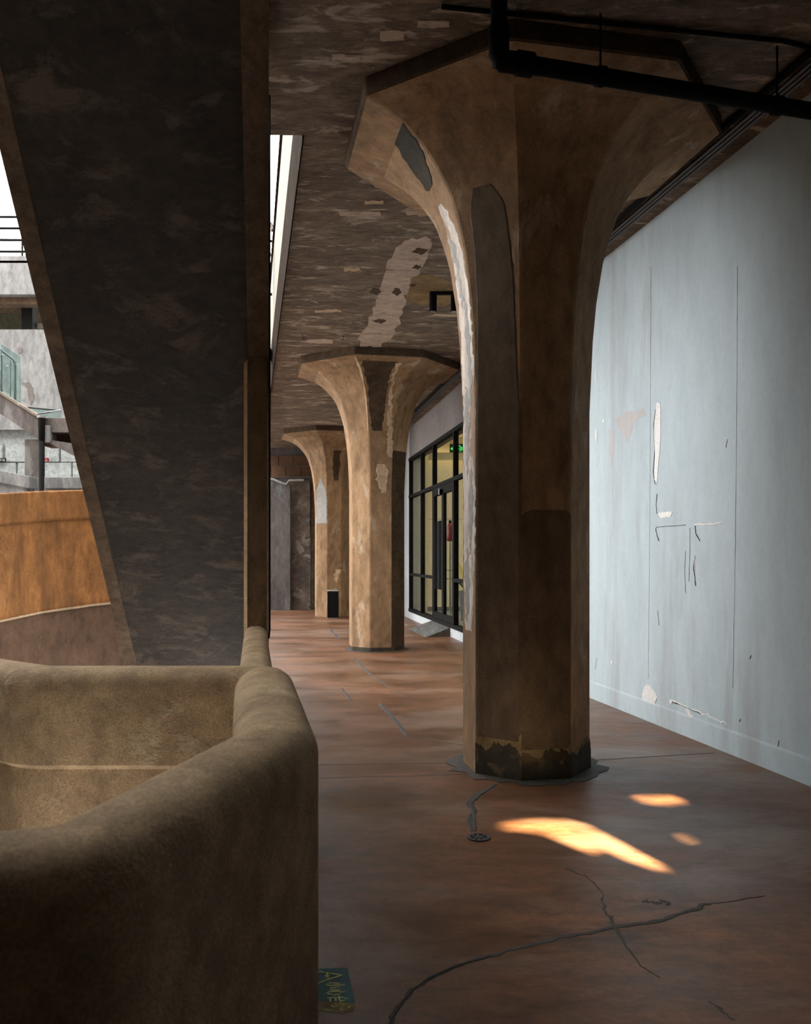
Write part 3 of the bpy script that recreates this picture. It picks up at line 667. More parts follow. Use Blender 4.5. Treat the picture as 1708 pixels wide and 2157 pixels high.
# timber ramp up to the shop door
rp = empty('timber_ramp', (.5, 16, 0)); tag(rp, 'small weathered grey plank ramp leading up to the shop door', 'ramp')
A0 = on_z(860,1325.5); A1 = on_z(897.5,1342.5); B0 = on_z(911,1307,.165); B1 = on_z(950,1322,.165)
for k in range(4):
    t0, t1 = k/4+.006, (k+1)/4-.006
    p = [A0.lerp(B0,t0), A1.lerp(B1,t0), A1.lerp(B1,t1), A0.lerp(B0,t1)]
    MB().slab([q - Vector((0,0,.022)) for q in p], (0,0,.026)).build('plank', MT['wood'], rp)
for a, b in ((A0, B0), (A1, B1)):
    bb = Vector((b.x, b.y, 0))
    MB().slab([a + Vector((.04,0,0)), bb, b - Vector((0,0,.025))], (0, .03 if a is A1 else -.03, 0)).build('cheek', MT['wood_side'], rp)
fix(rp)
# litter bin
bn = empty('litter_bin', (0,0,0)); bc = on_z(701.5, 1299); bc.y = 19.75; bc.x = (701.5-CX)/F*19.75
bn.location = (bc.x, bc.y, 0); tag(bn, 'tall black litter bin standing in front of the farthest column', 'bin')
MB().box((bc.x-.125, bc.y-.12, .02), (bc.x+.125, bc.y+.12, .64)).build('body', MT['black_soft'], bn, bevel=.01)
MB().box((bc.x-.13, bc.y-.125, .64), (bc.x+.13, bc.y+.125, .67)).build('lid', MT['steel'], bn, bevel=.008)
MB().box((bc.x-.11, bc.y-.1, .0), (bc.x+.11, bc.y+.1, .03)).build('base', MT['steel'], bn)
fix(bn)

# ------------------------------------------------------------------ ceiling fittings
sp_y = 9.5
def spot(px, lab):
    t = empty('ceiling_spotlight', (at(px, 640, sp_y).x, sp_y, H)); tag(t, lab, 'spotlight', 'black ceiling spotlights')
    x = t.location.x
    hs = MB().tube([(x, sp_y, H-.015), (x, sp_y, H-.225)], .042, 16).build('housing', MT['black_soft'], t)
    MB().tube([(x, sp_y, H-.2255), (x, sp_y, H-.2285)], .034, 16).build('lens', MT['steel'], hs)
    fix(t)
spot(912, 'black cylindrical ceiling spotlight left of the pair above the gallery')
spot(957, 'black cylindrical ceiling spotlight right of the pair, half hidden by the nearest column')
xa, xb = at(906,640,sp_y).x, at(975,640,sp_y).x
tag(MB().box((xa, sp_y-.03, H-.03), (xb, sp_y+.03, H)).build('spotlight_track', MT['black_metal'], None), 'short black ceiling track carrying two spotlights', 'track')
for k, (x, y, d) in enumerate(((637, 704, -1), (723, 708, 1))):
    p = on_z(x, y, H)
    pts = [p, p + Vector((0,0,-.04))] + [p + Vector((d*(-.014 + .014*math.cos(a)), 0, -.04 - .016*math.sin(a))) for a in (.5, 1.2, 1.9, 2.6, 3.14)]
    tag(MB().tube(pts, .004, 6).build('ceiling_hook', MT['black_metal']), ('small rusty ceiling hook nearer the slot', 'small rusty ceiling hook nearer the pale plaster strip')[k], 'hook', 'hooks in the ceiling')
pz = 4.15
pA = Vector((.50, 4.46, pz)); pB = Vector((3.05, 5.06, pz)); pB.x = wallA(pB.y)+.05
pp = empty('drain_pipe', pA); tag(pp, 'thick black drain pipe crossing below the ceiling to the painted wall', 'pipe')
dirp = (pB-pA).normalized()
MB().tube([pA - dirp*.02, pB], .047, 16).build('pipe_run', MT['black_metal'], pp, True)
MB().tube([(pA.x, pA.y, H), (pA.x, pA.y, pz+.02)], .045, 16).build('drop_pipe', MT['black_metal'], pp, True)
MB().tube([(pA.x, pA.y, pz+.13), (pA.x, pA.y, pz+.03), pA + dirp*.02 + Vector((0,0,-.005)), pA + dirp*.10], .056, 16).build('elbow', MT['black_metal'], pp, True)
MB().tube([pA + dirp*.10, pA + dirp*.19], .064, 16).build('flange', MT['black_metal'], pp)
MB().tube([(pA.x, pA.y, pz+.12), (pA.x, pA.y, pz+.17)], .06, 16).build('flange', MT['black_metal'], pp)
for t in (.60, 1.75):
    c = pA + dirp*t; MB().tube([c - dirp*.02, c + dirp*.02], .055, 16).build('clamp', MT['black_metal'], pp)
    MB().tube([c, (c.x, c.y, H)], .006, 6).build('hanger_rod', MT['black_metal'], pp)
fix(pp)
s0 = on_z(930, 14, H-.02); s1 = on_z(1650, 86, H-.02); s2 = on_z(1705, 100, H-.02)
tag(MB().tube([s0, s0.lerp(s1,.5), s1, s2], .014, 8).build('sprinkler_pipe', MT['black_metal'], None, True), 'thin dark pipe across the ceiling above the black drain pipe', 'pipe')
for k, o in enumerate((.16, .20, .24, .33)):
    pts = [(wallA(y)-o, y, H-.018-.01*(k>2)) for y in (-1, 3, 6, YK)] + [(wallB(y)-o, y, H-.018-.01*(k>2)) for y in (14, 18, 23.3)]
    tag(MB().tube(pts, .014 if k < 3 else .024, 8).build('conduit', MT['grey_metal'] if k < 3 else MT['black_metal'], None, True),
        ('grey conduit nearest the painted wall along the ceiling', 'middle grey conduit of three along the ceiling edge', 'grey conduit farthest from the wall of the three', 'thick black conduit beside the grey conduits on the ceiling')[k], 'conduit', 'conduits along the ceiling edge')

# ------------------------------------------------------------------ patches and cracks
def rough_poly(pts, jit, sub=3, seed=1, closed=True):
    rnd = random.Random(seed); out = []; n = len(pts)
    for i in range(n if closed else n-1):
        a = Vector(pts[i]); b = Vector(pts[(i+1) % n])
        for k in range(sub):
            p = a.lerp(b, k/sub); out.append((p.x + rnd.uniform(-jit, jit), p.y + rnd.uniform(-jit, jit)))
    return out
def surf_patch(name, pts, mapf, nrm, t, mat, parent, jit=2.0, sub=3, seed=1):
    q = [mapf(x, y) for x, y in rough_poly(pts, jit, sub, seed)]
    n = Vector(nrm)
    return MB().slab([p - n*.002 for p in q], n*(t+.002)).build(name, mat, parent)
def ribbon(name, pts, wd, mapf, nrm, t, mat, parent, jit=.3, seed=1, sub=4):
    rnd = random.Random(seed); P = []
    for i in range(len(pts)-1):
        a = mapf(*pts[i]); b = mapf(*pts[i+1])
        for k in range(sub): P.append((a.lerp(b, k/sub), (i + k/sub)/(len(pts)-1)))
    P.append((mapf(*pts[-1]), 1.0))
    n = Vector(nrm).normalized(); vs_ = []; fs = []
    for i, (p, t_) in enumerate(P):
        d = (P[min(i+1,len(P)-1)][0] - P[max(i-1,0)][0]).normalized(); s = n.cross(d)
        w_ = wd(t_) if callable(wd) else wd
        j = s*rnd.uniform(-1,1)*w_*jit; a = w_*(1 + rnd.uniform(-jit, jit))/2
        vs_ += [p + j - s*a - n*.001, p + j - s*a*.6 + n*t, p + j + s*a*.6 + n*t, p + j + s*a - n*.001]
    for i in range(len(P)-1):
        for k in range(3):
            q = 4*i+k; fs.append((q, q+1, q+5, q+4))
    return MB().add(vs_, fs).build(name, mat, parent)
fl = lambda x, y: on_z(x, y, 0.0)
UP = (0,0,1)
cr = [((815,2165),(840,2120),(870,2085),(905,2060),(960,2035),(1030,2015),(1100,1995),(1180,1975),(1260,1962),(1320,1950),(1400,1938),(1450,1920),(1490,1903)), ]
ribbon('crack_filler', cr[0], lambda t: .022 + .035*max(0, (t-.45))*2*(1.25-t), fl, UP, .002, MT['crack'], floor, seed=2)
ribbon('crack_filler', cr[0][:6], .008, fl, UP, .004, MT['crack_grey'], floor, seed=3)
ribbon('crack', ((1490,1903),(1530,1901),(1570,1893),(1610,1888)), .006, fl, UP, .0015, MT['crack'], floor, seed=4, jit=.5)
ribbon('crack', ((1190,1830),(1230,1845),(1258,1865),(1270,1888),(1272,1915),(1284,1935)), .010, fl, UP, .0015, MT['crack'], floor, seed=5, jit=.7)
ribbon('crack_filler', ((1284,1930),(1300,1960),(1320,1995),(1350,2035),(1390,2060)), lambda t: .02*(1.1-t), fl, UP, .0018, MT['crack'], floor, seed=6)
ribbon('crack_filler', ((1040,1655),(1008,1675),(988,1693),(996,1718),(995,1752)), .055, fl, UP, .0015, MT['crack'], floor, seed=7)
ribbon('crack_filler', ((1046,1652),(1010,1674),(992,1695),(1000,1718),(999,1748)), .020, fl, UP, .004, MT['crack_grey'], floor, seed=8)
ribbon('crack_filler', ((800,1482),(825,1510),(845,1535),(858,1552),(900,1560),(980,1570)), lambda t: .035 if t < .6 else .014, fl, UP, .002, MT['crack_grey'], floor, seed=9)
ribbon('crack', ((805,1482),(829,1510),(849,1535),(860,1551)), .012, fl, UP, .004, MT['crack'], floor, seed=10)
ribbon('crack_filler', ((745,1386),(770,1410),(800,1435),(850,1468)), lambda t: .06*(1.15-t), fl, UP, .002, MT['crack_grey'], floor, seed=11)
ribbon('crack_filler', ((720,1450),(730,1462),(742,1476)), .03, fl, UP, .002, MT['crack'], floor, seed=12)
ribbon('crack_filler', ((695,1325),(705,1335),(715,1346)), .07, fl, UP, .002, MT['crack_grey'], floor, seed=13)
for k, (p, wd) in enumerate(((((640,1611),(800,1609),(975,1607)),.012), (((640,1640),(800,1636),(990,1631)),.012), (((1243,1602),(1370,1594),(1505,1586)),.022), (((600,1421),(760,1419),(880,1418)),.018),
                      (((640,1479),(720,1477),(800,1475)),.015), (((560,1373),(650,1372),(735,1370)),.02), (((560,1336),(640,1336),(720,1335)),.02), (((960,1442),(975,1438)),.015))):
    ribbon('floor_joint', p, wd, fl, UP, .001, MT['crack'], floor, jit=.12, seed=60+k, sub=8)
ribbon('stain', ((1355,1897),(1380,1902),(1400,1898),(1415,1906)), .03, fl, UP, .001, MT['crack'], floor, seed=14, jit=.6)
ribbon('crack', ((1490,2110),(1515,2125),(1545,2150)), .014, fl, UP, .001, MT['crack'], floor, seed=15, jit=.5)
# grey cement skirt around the nearest column
sk = [(C1[0] + q*math.cos(a), C1[1] + q*math.sin(a)) for a, q in ((2*math.pi*k/40, .53 + random.uniform(-.05, .06)) for k in range(40))]
MB().prism(sk, -.01, .004).build('cement_skirt', MT['crack_grey'], floor)
sk = [(C2[0] + q*math.cos(a), C2[1] + q*math.sin(a)) for a, q in ((2*math.pi*k/40, .50 + random.uniform(-.03, .05)) for k in range(40))]
MB().prism(sk, -.01, .004).build('cement_skirt', MT['crack_grey'], floor)
# floor drain
dr = empty('floor_drain', on_z(1008, 1765)); tag(dr, 'small round cast iron drain grate set in the floor', 'drain')
dc = dr.location.copy()
def ringmesh(r0, r1, z0, z1, n=28):
    f = lambda r_, z: [dc + Vector((r_*math.cos(2*math.pi*k/n), r_*math.sin(2*math.pi*k/n), z)) for k in range(n)]
    return MB().loft([f(r0,z0), f(r1,z0), f(r1,z1), f(r0,z1), f(r0,z0)], cap=False)
ringmesh(.046, .062, 0, .007).build('rim', MT['grey_metal'], dr)
MB().loft([[dc + Vector((.046*math.cos(2*math.pi*k/24), .046*math.sin(2*math.pi*k/24), z)) for k in range(24)] for z in (0, .002)]).build('sump', MT['gap'], dr)
for k in range(8):
    a = k*math.pi/4; u = Vector((math.cos(a), math.sin(a), 0)); v = Vector((-u.y, u.x, 0))*.004
    MB().slab([dc + u*.014 - v + Vector((0,0,.002)), dc + u*.047 - v*2 + Vector((0,0,.002)), dc + u*.047 + v*2 + Vector((0,0,.002)), dc + u*.014 + v + Vector((0,0,.002))], (0,0,.004)).build('grate_bar', MT['grey_metal'], dr)
ringmesh(.006, .018, .002, .006, 16).build('grate_hub', MT['grey_metal'], dr)
fix(dr)
# painted step warning on the floor
zf = lambda zx, zy: (670 + zx*.07026, 2020 + zy*.07026)
sg = empty('step_warning_sticker', on_z(715, 2075)); tag(sg, 'worn teal floor sticker with lime caution lettering beside the parapet', 'sticker')
q = [on_z(*zf(*p)) for p in ((-150,315),(875,265),(1110,1320),(-180,1258))]
MB().slab(q, (0,0,.0015)).build('panel', MT['sign_teal'], sg)
q = [on_z(*p) for p in rough_poly([zf(-180,1260), zf(180,1268), zf(1108,1322), zf(1060,1560), zf(700,1640), zf(180,1560), zf(-190,1560)], .6, 4, 5)]
MB().slab(q, (0,0,.001)).build('worn_remains', MT['sign_worn'], sg)
strokes = [((205,425),(710,505)),((710,505),(205,660)),((205,425),(-90,385)),((205,660),(-90,790)),((285,460),(210,525)),((210,525),(305,585)),((262,525),(330,525)),
    ((335,738),(635,755)),((785,795),(300,818)),((300,818),(240,798)),((240,798),(305,780)),((375,893),(648,848)),
    ((375,945),(610,948)),((655,985),(330,1000)),((330,1000),(282,1035)),((282,1035),(320,1075)),((320,1075),(405,1068)),((675,1025),(802,995)),((455,1110),(635,1070)),
    ((280,1188),(545,1180)),((358,1188),(368,1290)),((515,1180),(535,1290)),((600,1150),(870,1215)),((870,1215),(850,1225)),((615,1160),(665,1295)),((660,1295),(795,1255)),
    ((400,1410),(470,1460)),((470,1460),(590,1440)),((500,1380),(570,1385)),((660,1500),(700,1560)),((700,1560),(780,1540)),((920,1440),(935,1490)),((690,1490),(720,1480))]
mb = MB()
for a, b in strokes:
    A = on_z(*zf(*a)) + Vector((0,0,.0015)); B = on_z(*zf(*b)) + Vector((0,0,.0015)); d = (B-A); d.normalize(); n = Vector((-d.y, d.x, 0))*.0032
    A -= d*.002; B += d*.002
    mb.slab([A-n, A+n, B+n, B-n], (0,0,.0012))
mb.build('lettering', MT['sign_lime'], sg)
fix(sg)

# painted wall
wl = lambda x, y: on_plane(x, y, PA, NA)
NAi = -NA
surf_patch('peeled_patch', [(1384,847),(1391,852),(1392,905),(1389,950),(1386,990),(1383,1022),(1379,1010),(1380,960),(1378,910),(1380,870)], wl, NAi, .002, MT['white_patch'], wr, 1.0, 2, 1)
ribbon('crack', ((1381,862),(1377,895),(1379,950),(1376,995),(1380,1020)), .006, wl, NAi, .0035, MT['gap'], wr, seed=20)
ribbon('crack', ((1384,1040),(1382,1060),(1383,1080),(1388,1088)), .010, wl, NAi, .002, MT['gap'], wr, seed=21)
surf_patch('peeled_patch', [(1384,1084),(1390,1079),(1416,1078),(1411,1090),(1392,1091)], wl, NAi, .002, MT['white_patch'], wr, 1.2, 3, 2)
ribbon('crack', ((1381,1112),(1384,1130),(1388,1140)), .012, wl, NAi, .002, MT['gap'], wr, seed=22)
ribbon('crack', ((1382,1111),(1410,1108),(1445,1106)), .006, wl, NAi, .0015, MT['crack_grey'], wr, seed=23)
ribbon('crack', ((1464,1106),(1466,1125),(1474,1140)), .010, wl, NAi, .002, MT['gap'], wr, seed=24)
ribbon('peeled_patch', ((1463,1106),(1485,1104),(1520,1103)), .014, wl, NAi, .002, MT['white_patch'], wr, seed=25, jit=.5)
ribbon('crack', ((1463,1172),(1460,1195),(1463,1215),(1465,1234)), .011, wl, NAi, .002, MT['gap'], wr, seed=26)
ribbon('peeled_patch', ((1464,1170),(1462,1185),(1464,1205)), .012, wl, NAi, .0035, MT['white_patch'], wr, seed=27)
ribbon('crack', ((1453,1112),(1453,1160),(1451,1225)), .004, wl, NAi, .0015, MT['crack_grey'], wr, seed=28)
ribbon('crack', ((1444,1160),(1442,1200),(1444,1250)), .004, wl, NAi, .0015, MT['crack_grey'], wr, seed=29)
ribbon('crack', ((1385,1286),(1388,1318)), .005, wl, NAi, .0015, MT['crack'], wr, seed=30)
ribbon('wall_joint', ((1553,560),(1552,800),(1550,1000),(1547,1250),(1543,1450)), lambda t: .0035*(1+math.sin(t*23))*(.6+.4*math.sin(t*61)), wl, NAi, .0008, MT['joint_line'], wr, seed=31, jit=.6, sub=16)
ribbon('wall_joint', ((1371,560),(1370,800),(1369,1000),(1367,1250),(1365,1430)), lambda t: .010*(1-t*.6), wl, NAi, .0008, MT['joint_line'], wr, seed=32, jit=.2, sub=12)
surf_patch('peeled_patch', [(1362,1442),(1372,1446),(1384,1470),(1378,1484),(1368,1486),(1352,1470),(1356,1450)], wl, NAi, .003, MT['white_patch'], wr, 1.5, 3, 3)
surf_patch('peeled_patch', [(1443,1492),(1450,1494),(1456,1504),(1462,1508),(1459,1516),(1452,1514)], wl, NAi, .003, MT['white_patch'], wr, 1.0, 3, 4)
surf_patch('peeled_patch', [(1411,1473),(1416,1476),(1415,1485),(1410,1480)], wl, NAi, .003, MT['white_patch'], wr, .8, 2, 5)
ribbon('peeled_patch', ((1412,1475),(1440,1488),(1470,1500),(1500,1510),(1530,1524)), .012, wl, NAi, .0025, MT['white_patch'], wr, seed=33, jit=.9, sub=6)
ribbon('crack', ((1418,1480),(1445,1490),(1475,1503)), .006, wl, NAi, .0035, MT['gap'], wr, seed=34, jit=.8)
surf_patch('peeled_patch', [(1255,780),(1257,782),(1257,805),(1255,806)], wl, NAi, .003, MT['white_patch'], wr, .6, 3, 6)
surf_patch('peeled_patch', [(1255,903),(1258,905),(1258,930),(1256,934),(1254,920)], wl, NAi, .003, MT['white_patch'], wr, .6, 3, 7)
surf_patch('peeled_patch', [(1269,884),(1273,884),(1273,889),(1270,889)], wl, NAi, .003, MT['white_patch'], wr, .5, 2, 8)
surf_patch('peeled_patch', [(1287,1392),(1291,1392),(1290,1400),(1287,1398)], wl, NAi, .003, MT['white_patch'], wr, .5, 2, 9)
surf_patch('damp_patch', [(1505,1570),(1520,1555),(1540,1560),(1545,1580),(1520,1580)], wl, NAi, .002, MT['wall_top'], wr, 2, 3, 10)
for k, (x, y, h_) in enumerate(((1532,925,18),(1560,1515,6),(1582,1380,8),(1640,1560,30),(1257,1385,24))):
    ribbon('scuff', ((x, y), (x-2, y+h_*.5), (x-3, y+h_)), .008, wl, NAi, .001, MT['crack'], wr, seed=70+k, jit=.5)
yy = [.3, 2, 4, 6, 8, YK-.05]
MB().loft([[Vector((wallA(y)-.005, y, .0)), Vector((wallA(y)-.005, y, .165)), Vector((wallA(y)+.0, y, .185)), Vector((wallA(y)+.01, y, .0))] for y in yy]).build('skirting', MT['wall'], wr)
for k, pts in enumerate(([(1296,884),(1320,868),(1356,862),(1362,874),(1340,884),(1330,905),(1322,935),(1312,912),(1300,900)], [(1283,905),(1290,905),(1291,960),(1288,985),(1284,960)])):
    surf_patch('stain', pts, wl, NAi, .0006, MT['mauve_stain'], wr, 2.0, 4, 200+k)
fix(wr)
# ceiling plaster
ce = lambda x, y: on_z(x, y, H)
DN = (0,0,-1)
surf_patch('bare_strip', [(835,520),(860,502),(905,500),(912,520),(890,560),(870,585),(855,615),(850,650),(838,690),(822,716),(800,728),(762,728),(755,715),(775,680),(790,640),(805,600),(815,560)], ce, DN, .004, MT['bare_strip'], ceiling, 4, 4, 11)
surf_patch('water_stain', [(852,588),(870,578),(930,580),(952,600),(960,640),(930,645),(880,640),(852,630),(860,610)], ce, DN, .003, MT['water_stain'], ceiling, 3, 4, 12)
surf_patch('bare_patch', [(780,365),(800,360),(835,388),(838,402),(815,402),(790,392)], ce, DN, .004, MT['pale_patch'], ceiling, 4, 4, 13)
for k, (x0, x1, y, hh) in enumerate(((768,806,426,8),(724,758,567,6),(663,718,655,5),(645,700,719,7),(910,960,664,4),(715,800,450,10),(855,885,448,8),(800,850,75,20),(880,945,50,14),(700,760,120,12))):
    surf_patch('bare_patch', [(x0,y-hh/2),((x0+x1)/2,y-hh*.6),(x1,y-hh/2),(x1+2,y+hh/2),((x0+x1)/2,y+hh*.55),(x0,y+hh/2)], ce, DN, .003, (MT['pale_patch'] if k in (0,1,2,4) else MT['bare_strip']), ceiling, 1.5, 3, 80+k)
for k, (x, y, a, b) in enumerate(((884,528,18,7),(878,562,10,5),(835,614,10,9),(800,676,14,4),(790,614,13,7),(868,600,8,3))):
    surf_patch('flaked_hole', [(x-a,y+b*.2),(x-a*.3,y-b),(x+a*.6,y-b*.7),(x+a,y),(x+a*.2,y+b)], ce, DN, .006, MT['edge'], ceiling, 1.5, 3, 120+k)

# ------------------------------------------------------------------ across the void
gr = tag(MB().prism([(-30,YBACK+.03),(-1.0,YBACK+.03),(-1.0,4),(-4.6,23),(-4.6,40),(-30,40)], -1.6, -1.3).build('ground', MT['ground']), 'paved courtyard floor below the gallery', kind='structure')
# orange ramp wall
rw = empty('ramp_wall', (-4, 9.6, -1.3)); tag(rw, 'orange-brown stained ramp wall with a raised coping band beyond the stair', 'wall')
Lp = [(-220, 8.1, 1.99), (-60, 8.75, 2.105), (0, 9.0, 2.165), (90, 9.5, 2.23), (200, 10.0, 2.285), (330, 10.6, 2.33)]
def rpt(i, dz, o): 
    x, Y, z = Lp[i]; return Vector(((x-CX)/F*Y, Y + o, z + dz))
def rwband(z1, z0, o0, o1): 
    return MB().loft([[rpt(i,z0,o0), rpt(i,z1,o0), rpt(i,z1,o1), rpt(i,z0,o1)] for i in range(len(Lp))])
rwband(0, -.345, -.035, .35).build('coping_band', MT['ramp_wall'], rw, bevel=.02)
rwband(-.34, -1.375, 0, .3).build('wall_face', MT['ramp_wall'], rw)
rwband(-1.37, -1.395, -.03, .3).build('ridge', MT['pale_patch'], rw)
rwband(-1.39, -3.6, -.01, .32).build('lower_wall', MT['ramp_low'], rw)
fix(rw)
# far building
fb = empty('far_gallery_building', (-7.5, 18, -1.3)); tag(fb, 'pale grey concrete building across the void with a shaded upper gallery', 'building')
def pbox(x0, x1, y0, y1, Y, dep, name, mat, parent, bevel=0):
    a = at(x0, y1, Y); b = at(x1, y0, Y)
    return MB().box((a.x, Y, a.z), (b.x, Y+dep, b.z)).build(name, mat, parent, bevel=bevel)
pbox(-420, 190, 549, 620, 18, .4, 'roof_fascia', MT['far_concrete'], fb)
pbox(-420, 190, 619, 640, 18.2, .3, 'fascia_soffit_beam', MT['edge'], fb)
pbox(-420, 190, 690, 640, 21, .3, 'recess_wall', MT['edge'], fb) if False else MB().box((at(-420,0,21).x, 21, at(0,700,18).z-.6), (at(190,0,21).x, 21.3, at(0,549,18).z)).build('recess_wall', MT['edge'], fb)
MB().box((at(-420,0,18).x, 18.0, at(0,549,18).z-.05), (at(190,0,18).x, 21.3, at(0,549,18).z+.1)).build('roof_slab', MT['far_concrete'], fb)
pbox(45, 68, 632, 700, 18.6, .25, 'gallery_post', MT['black_metal'], fb)
pbox(68, 100, 680, 696, 18.9, .1, 'gallery_window', MT['green_glass'], fb)
pbox(78, 96, 681, 691, 18.85, .04, 'window_blind', MT['upper'], fb)
pbox(-20, 45, 660, 697, 19.2, .1, 'gallery_window', MT['green_glass'], fb)
pbox(-420, 190, 694, 905, 18.3, .3, 'concrete_wall', MT['far_concrete'], fb)
pbox(-420, 190, 900, 1300, 18.5, .3, 'lower_wall', MT['stone'], fb)
for k, (p, s_) in enumerate(((((44,806),(62,806),(70,818),(73,840),(66,852),(60,838),(58,820)),1), (((34,734),(46,733),(46,742),(40,745)),2))):
    surf_patch('spalled_patch', list(p), lambda x, y: at(x, y, 18.3), (0,-1,0), .01, MT['end_grey'] if k else MT['far_brown'], fb, 1.5, 3, 140+k)
# stone blocks of the lower wall
for r_ in range(6):
    z0 = 3.95 - (r_+1)*.40
    for k in range(-1, 8):
        x0 = -8.9 + (k + .5*(r_ % 2))*.62 + random.uniform(-.04,.04)
        MB().box((x0+.006, 18.455 - random.uniform(0,.02), z0+.006), (x0+.612, 18.52, z0+.394)).build('stone_block', MT['stone'], fb, bevel=.02)
fix(fb)
# roof railing
rl = empty('roof_railing', (-7.8, 18.1, at(0,549,18).z)); tag(rl, 'dark mesh-filled roof railing against the white sky', 'railing')
xr0, xr1 = at(-300,0,18.1).x, at(160,0,18.1).x
for y in (455, 479, 503.5, 528):
    z = at(0, y, 18.1).z; MB().tube([(xr0, 18.1, z), (xr1, 18.1, z - .03)], .028, 8).build('rail', MT['black_metal'], rl)
for x in (-150, -52, 47, 145):
    p = at(x, 549, 18.1); MB().tube([(p.x, 18.1, p.z+.1), (p.x, 18.1, at(0, 455, 18.1).z)], .022, 8).build('post', MT['black_metal'], rl)
mb = MB(); za, zb = at(0,548,18.1).z, at(0,480,18.1).z
x = xr0
while x < xr1:
    mb.tube([(x, 18.12, za), (x, 18.12, zb)], .005, 4); x += .07
z = za
while z < zb: mb.tube([(xr0, 18.12, z), (xr1, 18.12, z)], .005, 4); z += .07
tag(mb.build('wire_mesh', MT['grey_metal'], rl), kind='stuff')
fix(rl)
# outer stair flight with glass balustrade, pillar, downpipe
of = empty('outer_stair_flight', (-7.2, 15, 0)); tag(of, 'weathered concrete stair flight descending to the pillar across the void', 'stair')
Yf = 15.0
P4 = [at(-150,745,Yf), at(8,835,Yf), at(84,882,Yf), at(84,927,Yf), at(8,876,Yf), at(-150,790,Yf)]
MB().slab(P4, (.0,1.3,0)).build('flight_slab', MT['far_brown'], of, bevel=.01)
MB().slab([P4[0] + Vector((0,-.03,0)), P4[1] + Vector((0,-.03,0)), P4[2] + Vector((0,-.03,0)), P4[2] + Vector((0,-.03,.05)), P4[1] + Vector((0,-.03,.05)), P4[0] + Vector((0,-.03,.05))], (0,.2,0)).build('kerb', MT['rubble'], of)
fix(of)
pil = empty('concrete_pillar', (-6.9, 15.1, -1.3)); tag(pil, 'square grey-brown concrete pillar left of the black downpipe across the void', 'pillar')
pa, pb = at(51,925,15.1), at(83,925,15.1)
MB().box((pa.x, 15.1, -1.3), (pb.x, 15.22, pa.z)).build('pillar_body', MT['far_brown'], pil, bevel=.015)
fix(pil)
dp = empty('downpipe', (at(88,0,14.9).x, 14.9, -1.3)); tag(dp, 'black cast downpipe with hopper head beside the grey-brown pillar', 'downpipe')
px_ = at(88,0,14.9).x
MB().tube([(px_, 14.9, -1.3), (px_, 14.9, at(0,925,14.9).z)], .05, 12).build('pipe', MT['black_metal'], dp, True)
MB().tube([(px_, 14.9, at(0,928,14.9).z), (px_, 14.9, at(0,885,14.9).z), (px_, 14.9, at(0,880,14.9).z)], [.055,.06,.075], 12).build('hopper', MT['black_metal'], dp, True)
hp_ = dp.children[-1]
MB().tube([(px_, 14.9, at(0,881,14.9).z), (px_, 14.9, at(0,876,14.9).z)], .078, 12).build('hopper_rim', MT['far_concrete'], hp_)
fix(dp)
bm_ = empty('concrete_beams', (-6.3, 15, 2)); tag(bm_, 'stepped concrete landing beams right of the black downpipe', 'beam')
pbox(94, 175, 880, 911, 14.95, .35, 'landing_beam', MT['far_brown'], bm_, .01)
pbox(94, 105, 896, 932, 14.90, .3, 'bracket', MT['far_concrete'], bm_, .01)
pbox(94, 180, 910, 940, 15.3, .3, 'recess_beam', MT['edge'], bm_)
MB().slab([at(94,932,14.95), at(112,938,14.95), at(160,962,14.95), at(160,935,14.95), at(94,925,14.95)], (0,1.2,0)).build('sloping_soffit', MT['far_brown'], bm_)
fix(bm_)
gb = empty('glass_balustrade', (-7.3, 15.05, 3.5)); tag(gb, 'green-tinted glass stair balustrade with steel posts across the void', 'balustrade')
MB().slab([at(-90,690,15.05), at(-1,722,15.05), at(-1,840,15.05), at(-90,790,15.05)], (0,.012,0)).build('pane', MT['green_glass'], gb)
MB().slab([at(1,724,15.05), at(44,752,15.05), at(44,856,15.05), at(1,832,15.05)], (0,.012,0)).build('pane', MT['green_glass'], gb)
for x, y0, y1, r_ in ((3,740,840,.022), (32,765,850,.024), (22,758,845,.008)):
    MB().tube([at(x,y1,15.15), at(x,y0,15.15)], r_, 8).build('post', MT['grey_metal'], gb)
MB().tube([at(-90,700,15.2), at(0,735,15.2), at(28,757,15.2), at(32,768,15.2)], .022, 8).build('handrail', MT['grey_metal'], gb, True)
for x, y in ((37,768),(18,771),(7,747)): MB().tube([at(x,y,15.02), at(x-4,y,15.16)], .012, 8).build('glass_clip', MT['steel'], gb)
fix(gb)
gl = empty('glass_guard', (-6.4, 15.2, 2.5)); tag(gl, 'low glass guard with thin rail above the landing beams', 'guard')
MB().slab([at(58,858,15.6), at(128,863,15.6), at(128,882,15.6), at(82,880,15.6)], (0,.012,0)).build('pane', MT['green_glass'], gl)
MB().tube([at(58,858,15.58), at(127,864,15.58), at(80,872,14.9)], .018, 8).build('rail', MT['grey_metal'], gl, True)
fix(gl)
lp1 = empty('low_parapet', at(30,1040,13.6)); tag(lp1, 'pale sloping low parapet left of the grey-brown pillar', 'parapet')
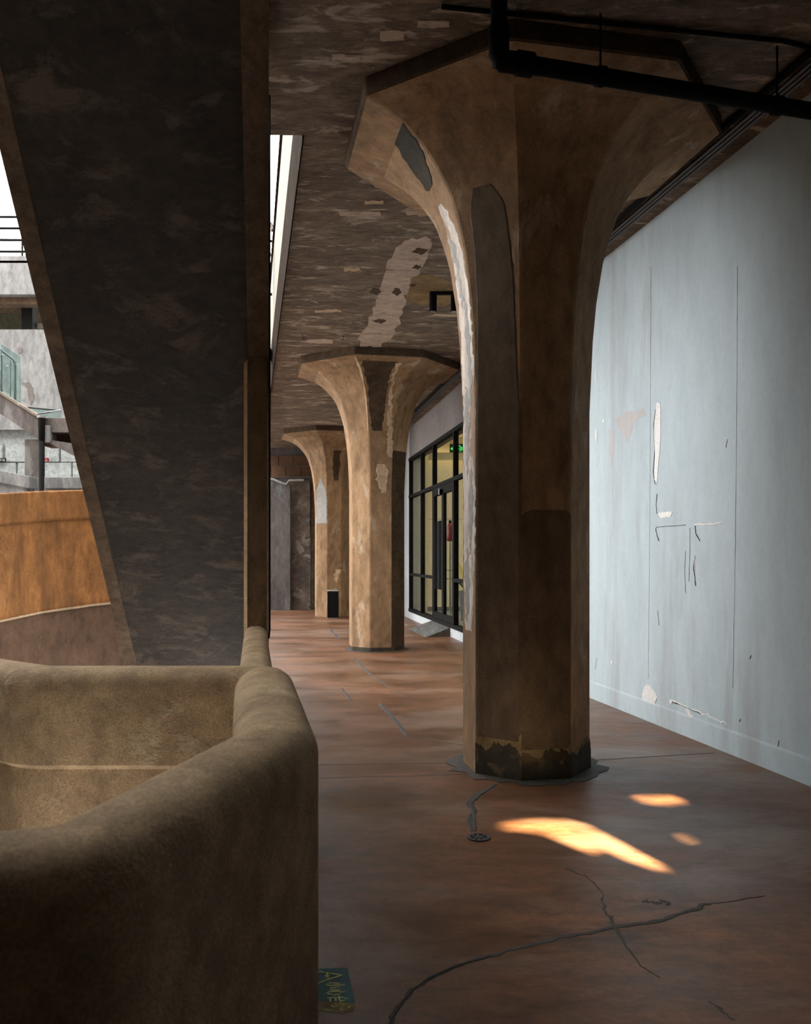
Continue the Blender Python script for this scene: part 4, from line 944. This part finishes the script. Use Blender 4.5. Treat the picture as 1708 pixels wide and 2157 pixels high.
MB().slab([at(-160,965,13.6), at(8,992,13.6), at(62,1003,13.6), at(62,1028,13.6), at(56,1028,13.6), at(-160,985,13.6)], (0,.35,0)).build('coping', MT['far_concrete'], lp1, bevel=.01)
MB().slab([at(-160,984,13.65), at(57,1027,13.65), at(57,1529,13.65), at(-160,1529,13.65)], (0,.28,0)).build('wall_body', MT['far_concrete'], lp1)
fix(lp1)
lp2 = empty('low_parapet', at(140,1040,14)); tag(lp2, 'pale stained low parapet right of the black downpipe', 'parapet')
pbox(93, 260, 1005, 1029, 14.3, .3, 'coping', MT['far_concrete'], lp2, .01)
pbox(93, 260, 1028, 1511, 14.35, .22, 'wall_body', MT['far_concrete'], lp2)
fix(lp2)
def text_mesh(s, size, name, mat, parent, loc, rot, ext=.003, align='RIGHT'):
    cu = bpy.data.curves.new(name, 'FONT'); cu.body = s; cu.size = size; cu.extrude = ext; cu.align_x = align; cu.align_y = 'CENTER'
    t = bpy.data.objects.new(name+'_t', cu); COL.objects.link(t)
    dg = bpy.context.evaluated_depsgraph_get(); me = bpy.data.meshes.new_from_object(t.evaluated_get(dg))
    bpy.data.objects.remove(t); bpy.data.curves.remove(cu)
    me.materials.clear(); me.materials.append(mat)
    o = bpy.data.objects.new(name, me); COL.objects.link(o); o.location = loc; o.rotation_euler = rot
    o.parent = parent
    return o
ns = empty('number_sign', at(0,970,18.36)); tag(ns, 'small black number plate reading 316 on the stone wall', 'sign')
a = at(-22,974,18.37); b = at(11.6,965,18.37)
MB().box((a.x,18.37,a.z),(b.x,18.40,b.z)).build('plate', MT['black_soft'], ns)
p = at(10.3, 969.3, 18.365); text_mesh('-316', .08, 'digits', MT['white'], ns, p, (R(90),0,0))
fix(ns)
al = empty('alarm_box', at(98,967,18.36)); tag(al, 'small red alarm box on the wall right of the black downpipe', 'alarm')
a = at(94,973,18.36); b = at(102,964.5,18.36)
MB().box((a.x,18.31,a.z),(b.x,18.398,b.z)).build('box', MT['red'], al, bevel=.006)
a = at(96,971.8,18.33); b = at(100.5,971,18.33)
MB().box((a.x,18.302,a.z),(b.x,18.31,b.z)).build('label_strip', MT['white'], al)
fix(al)
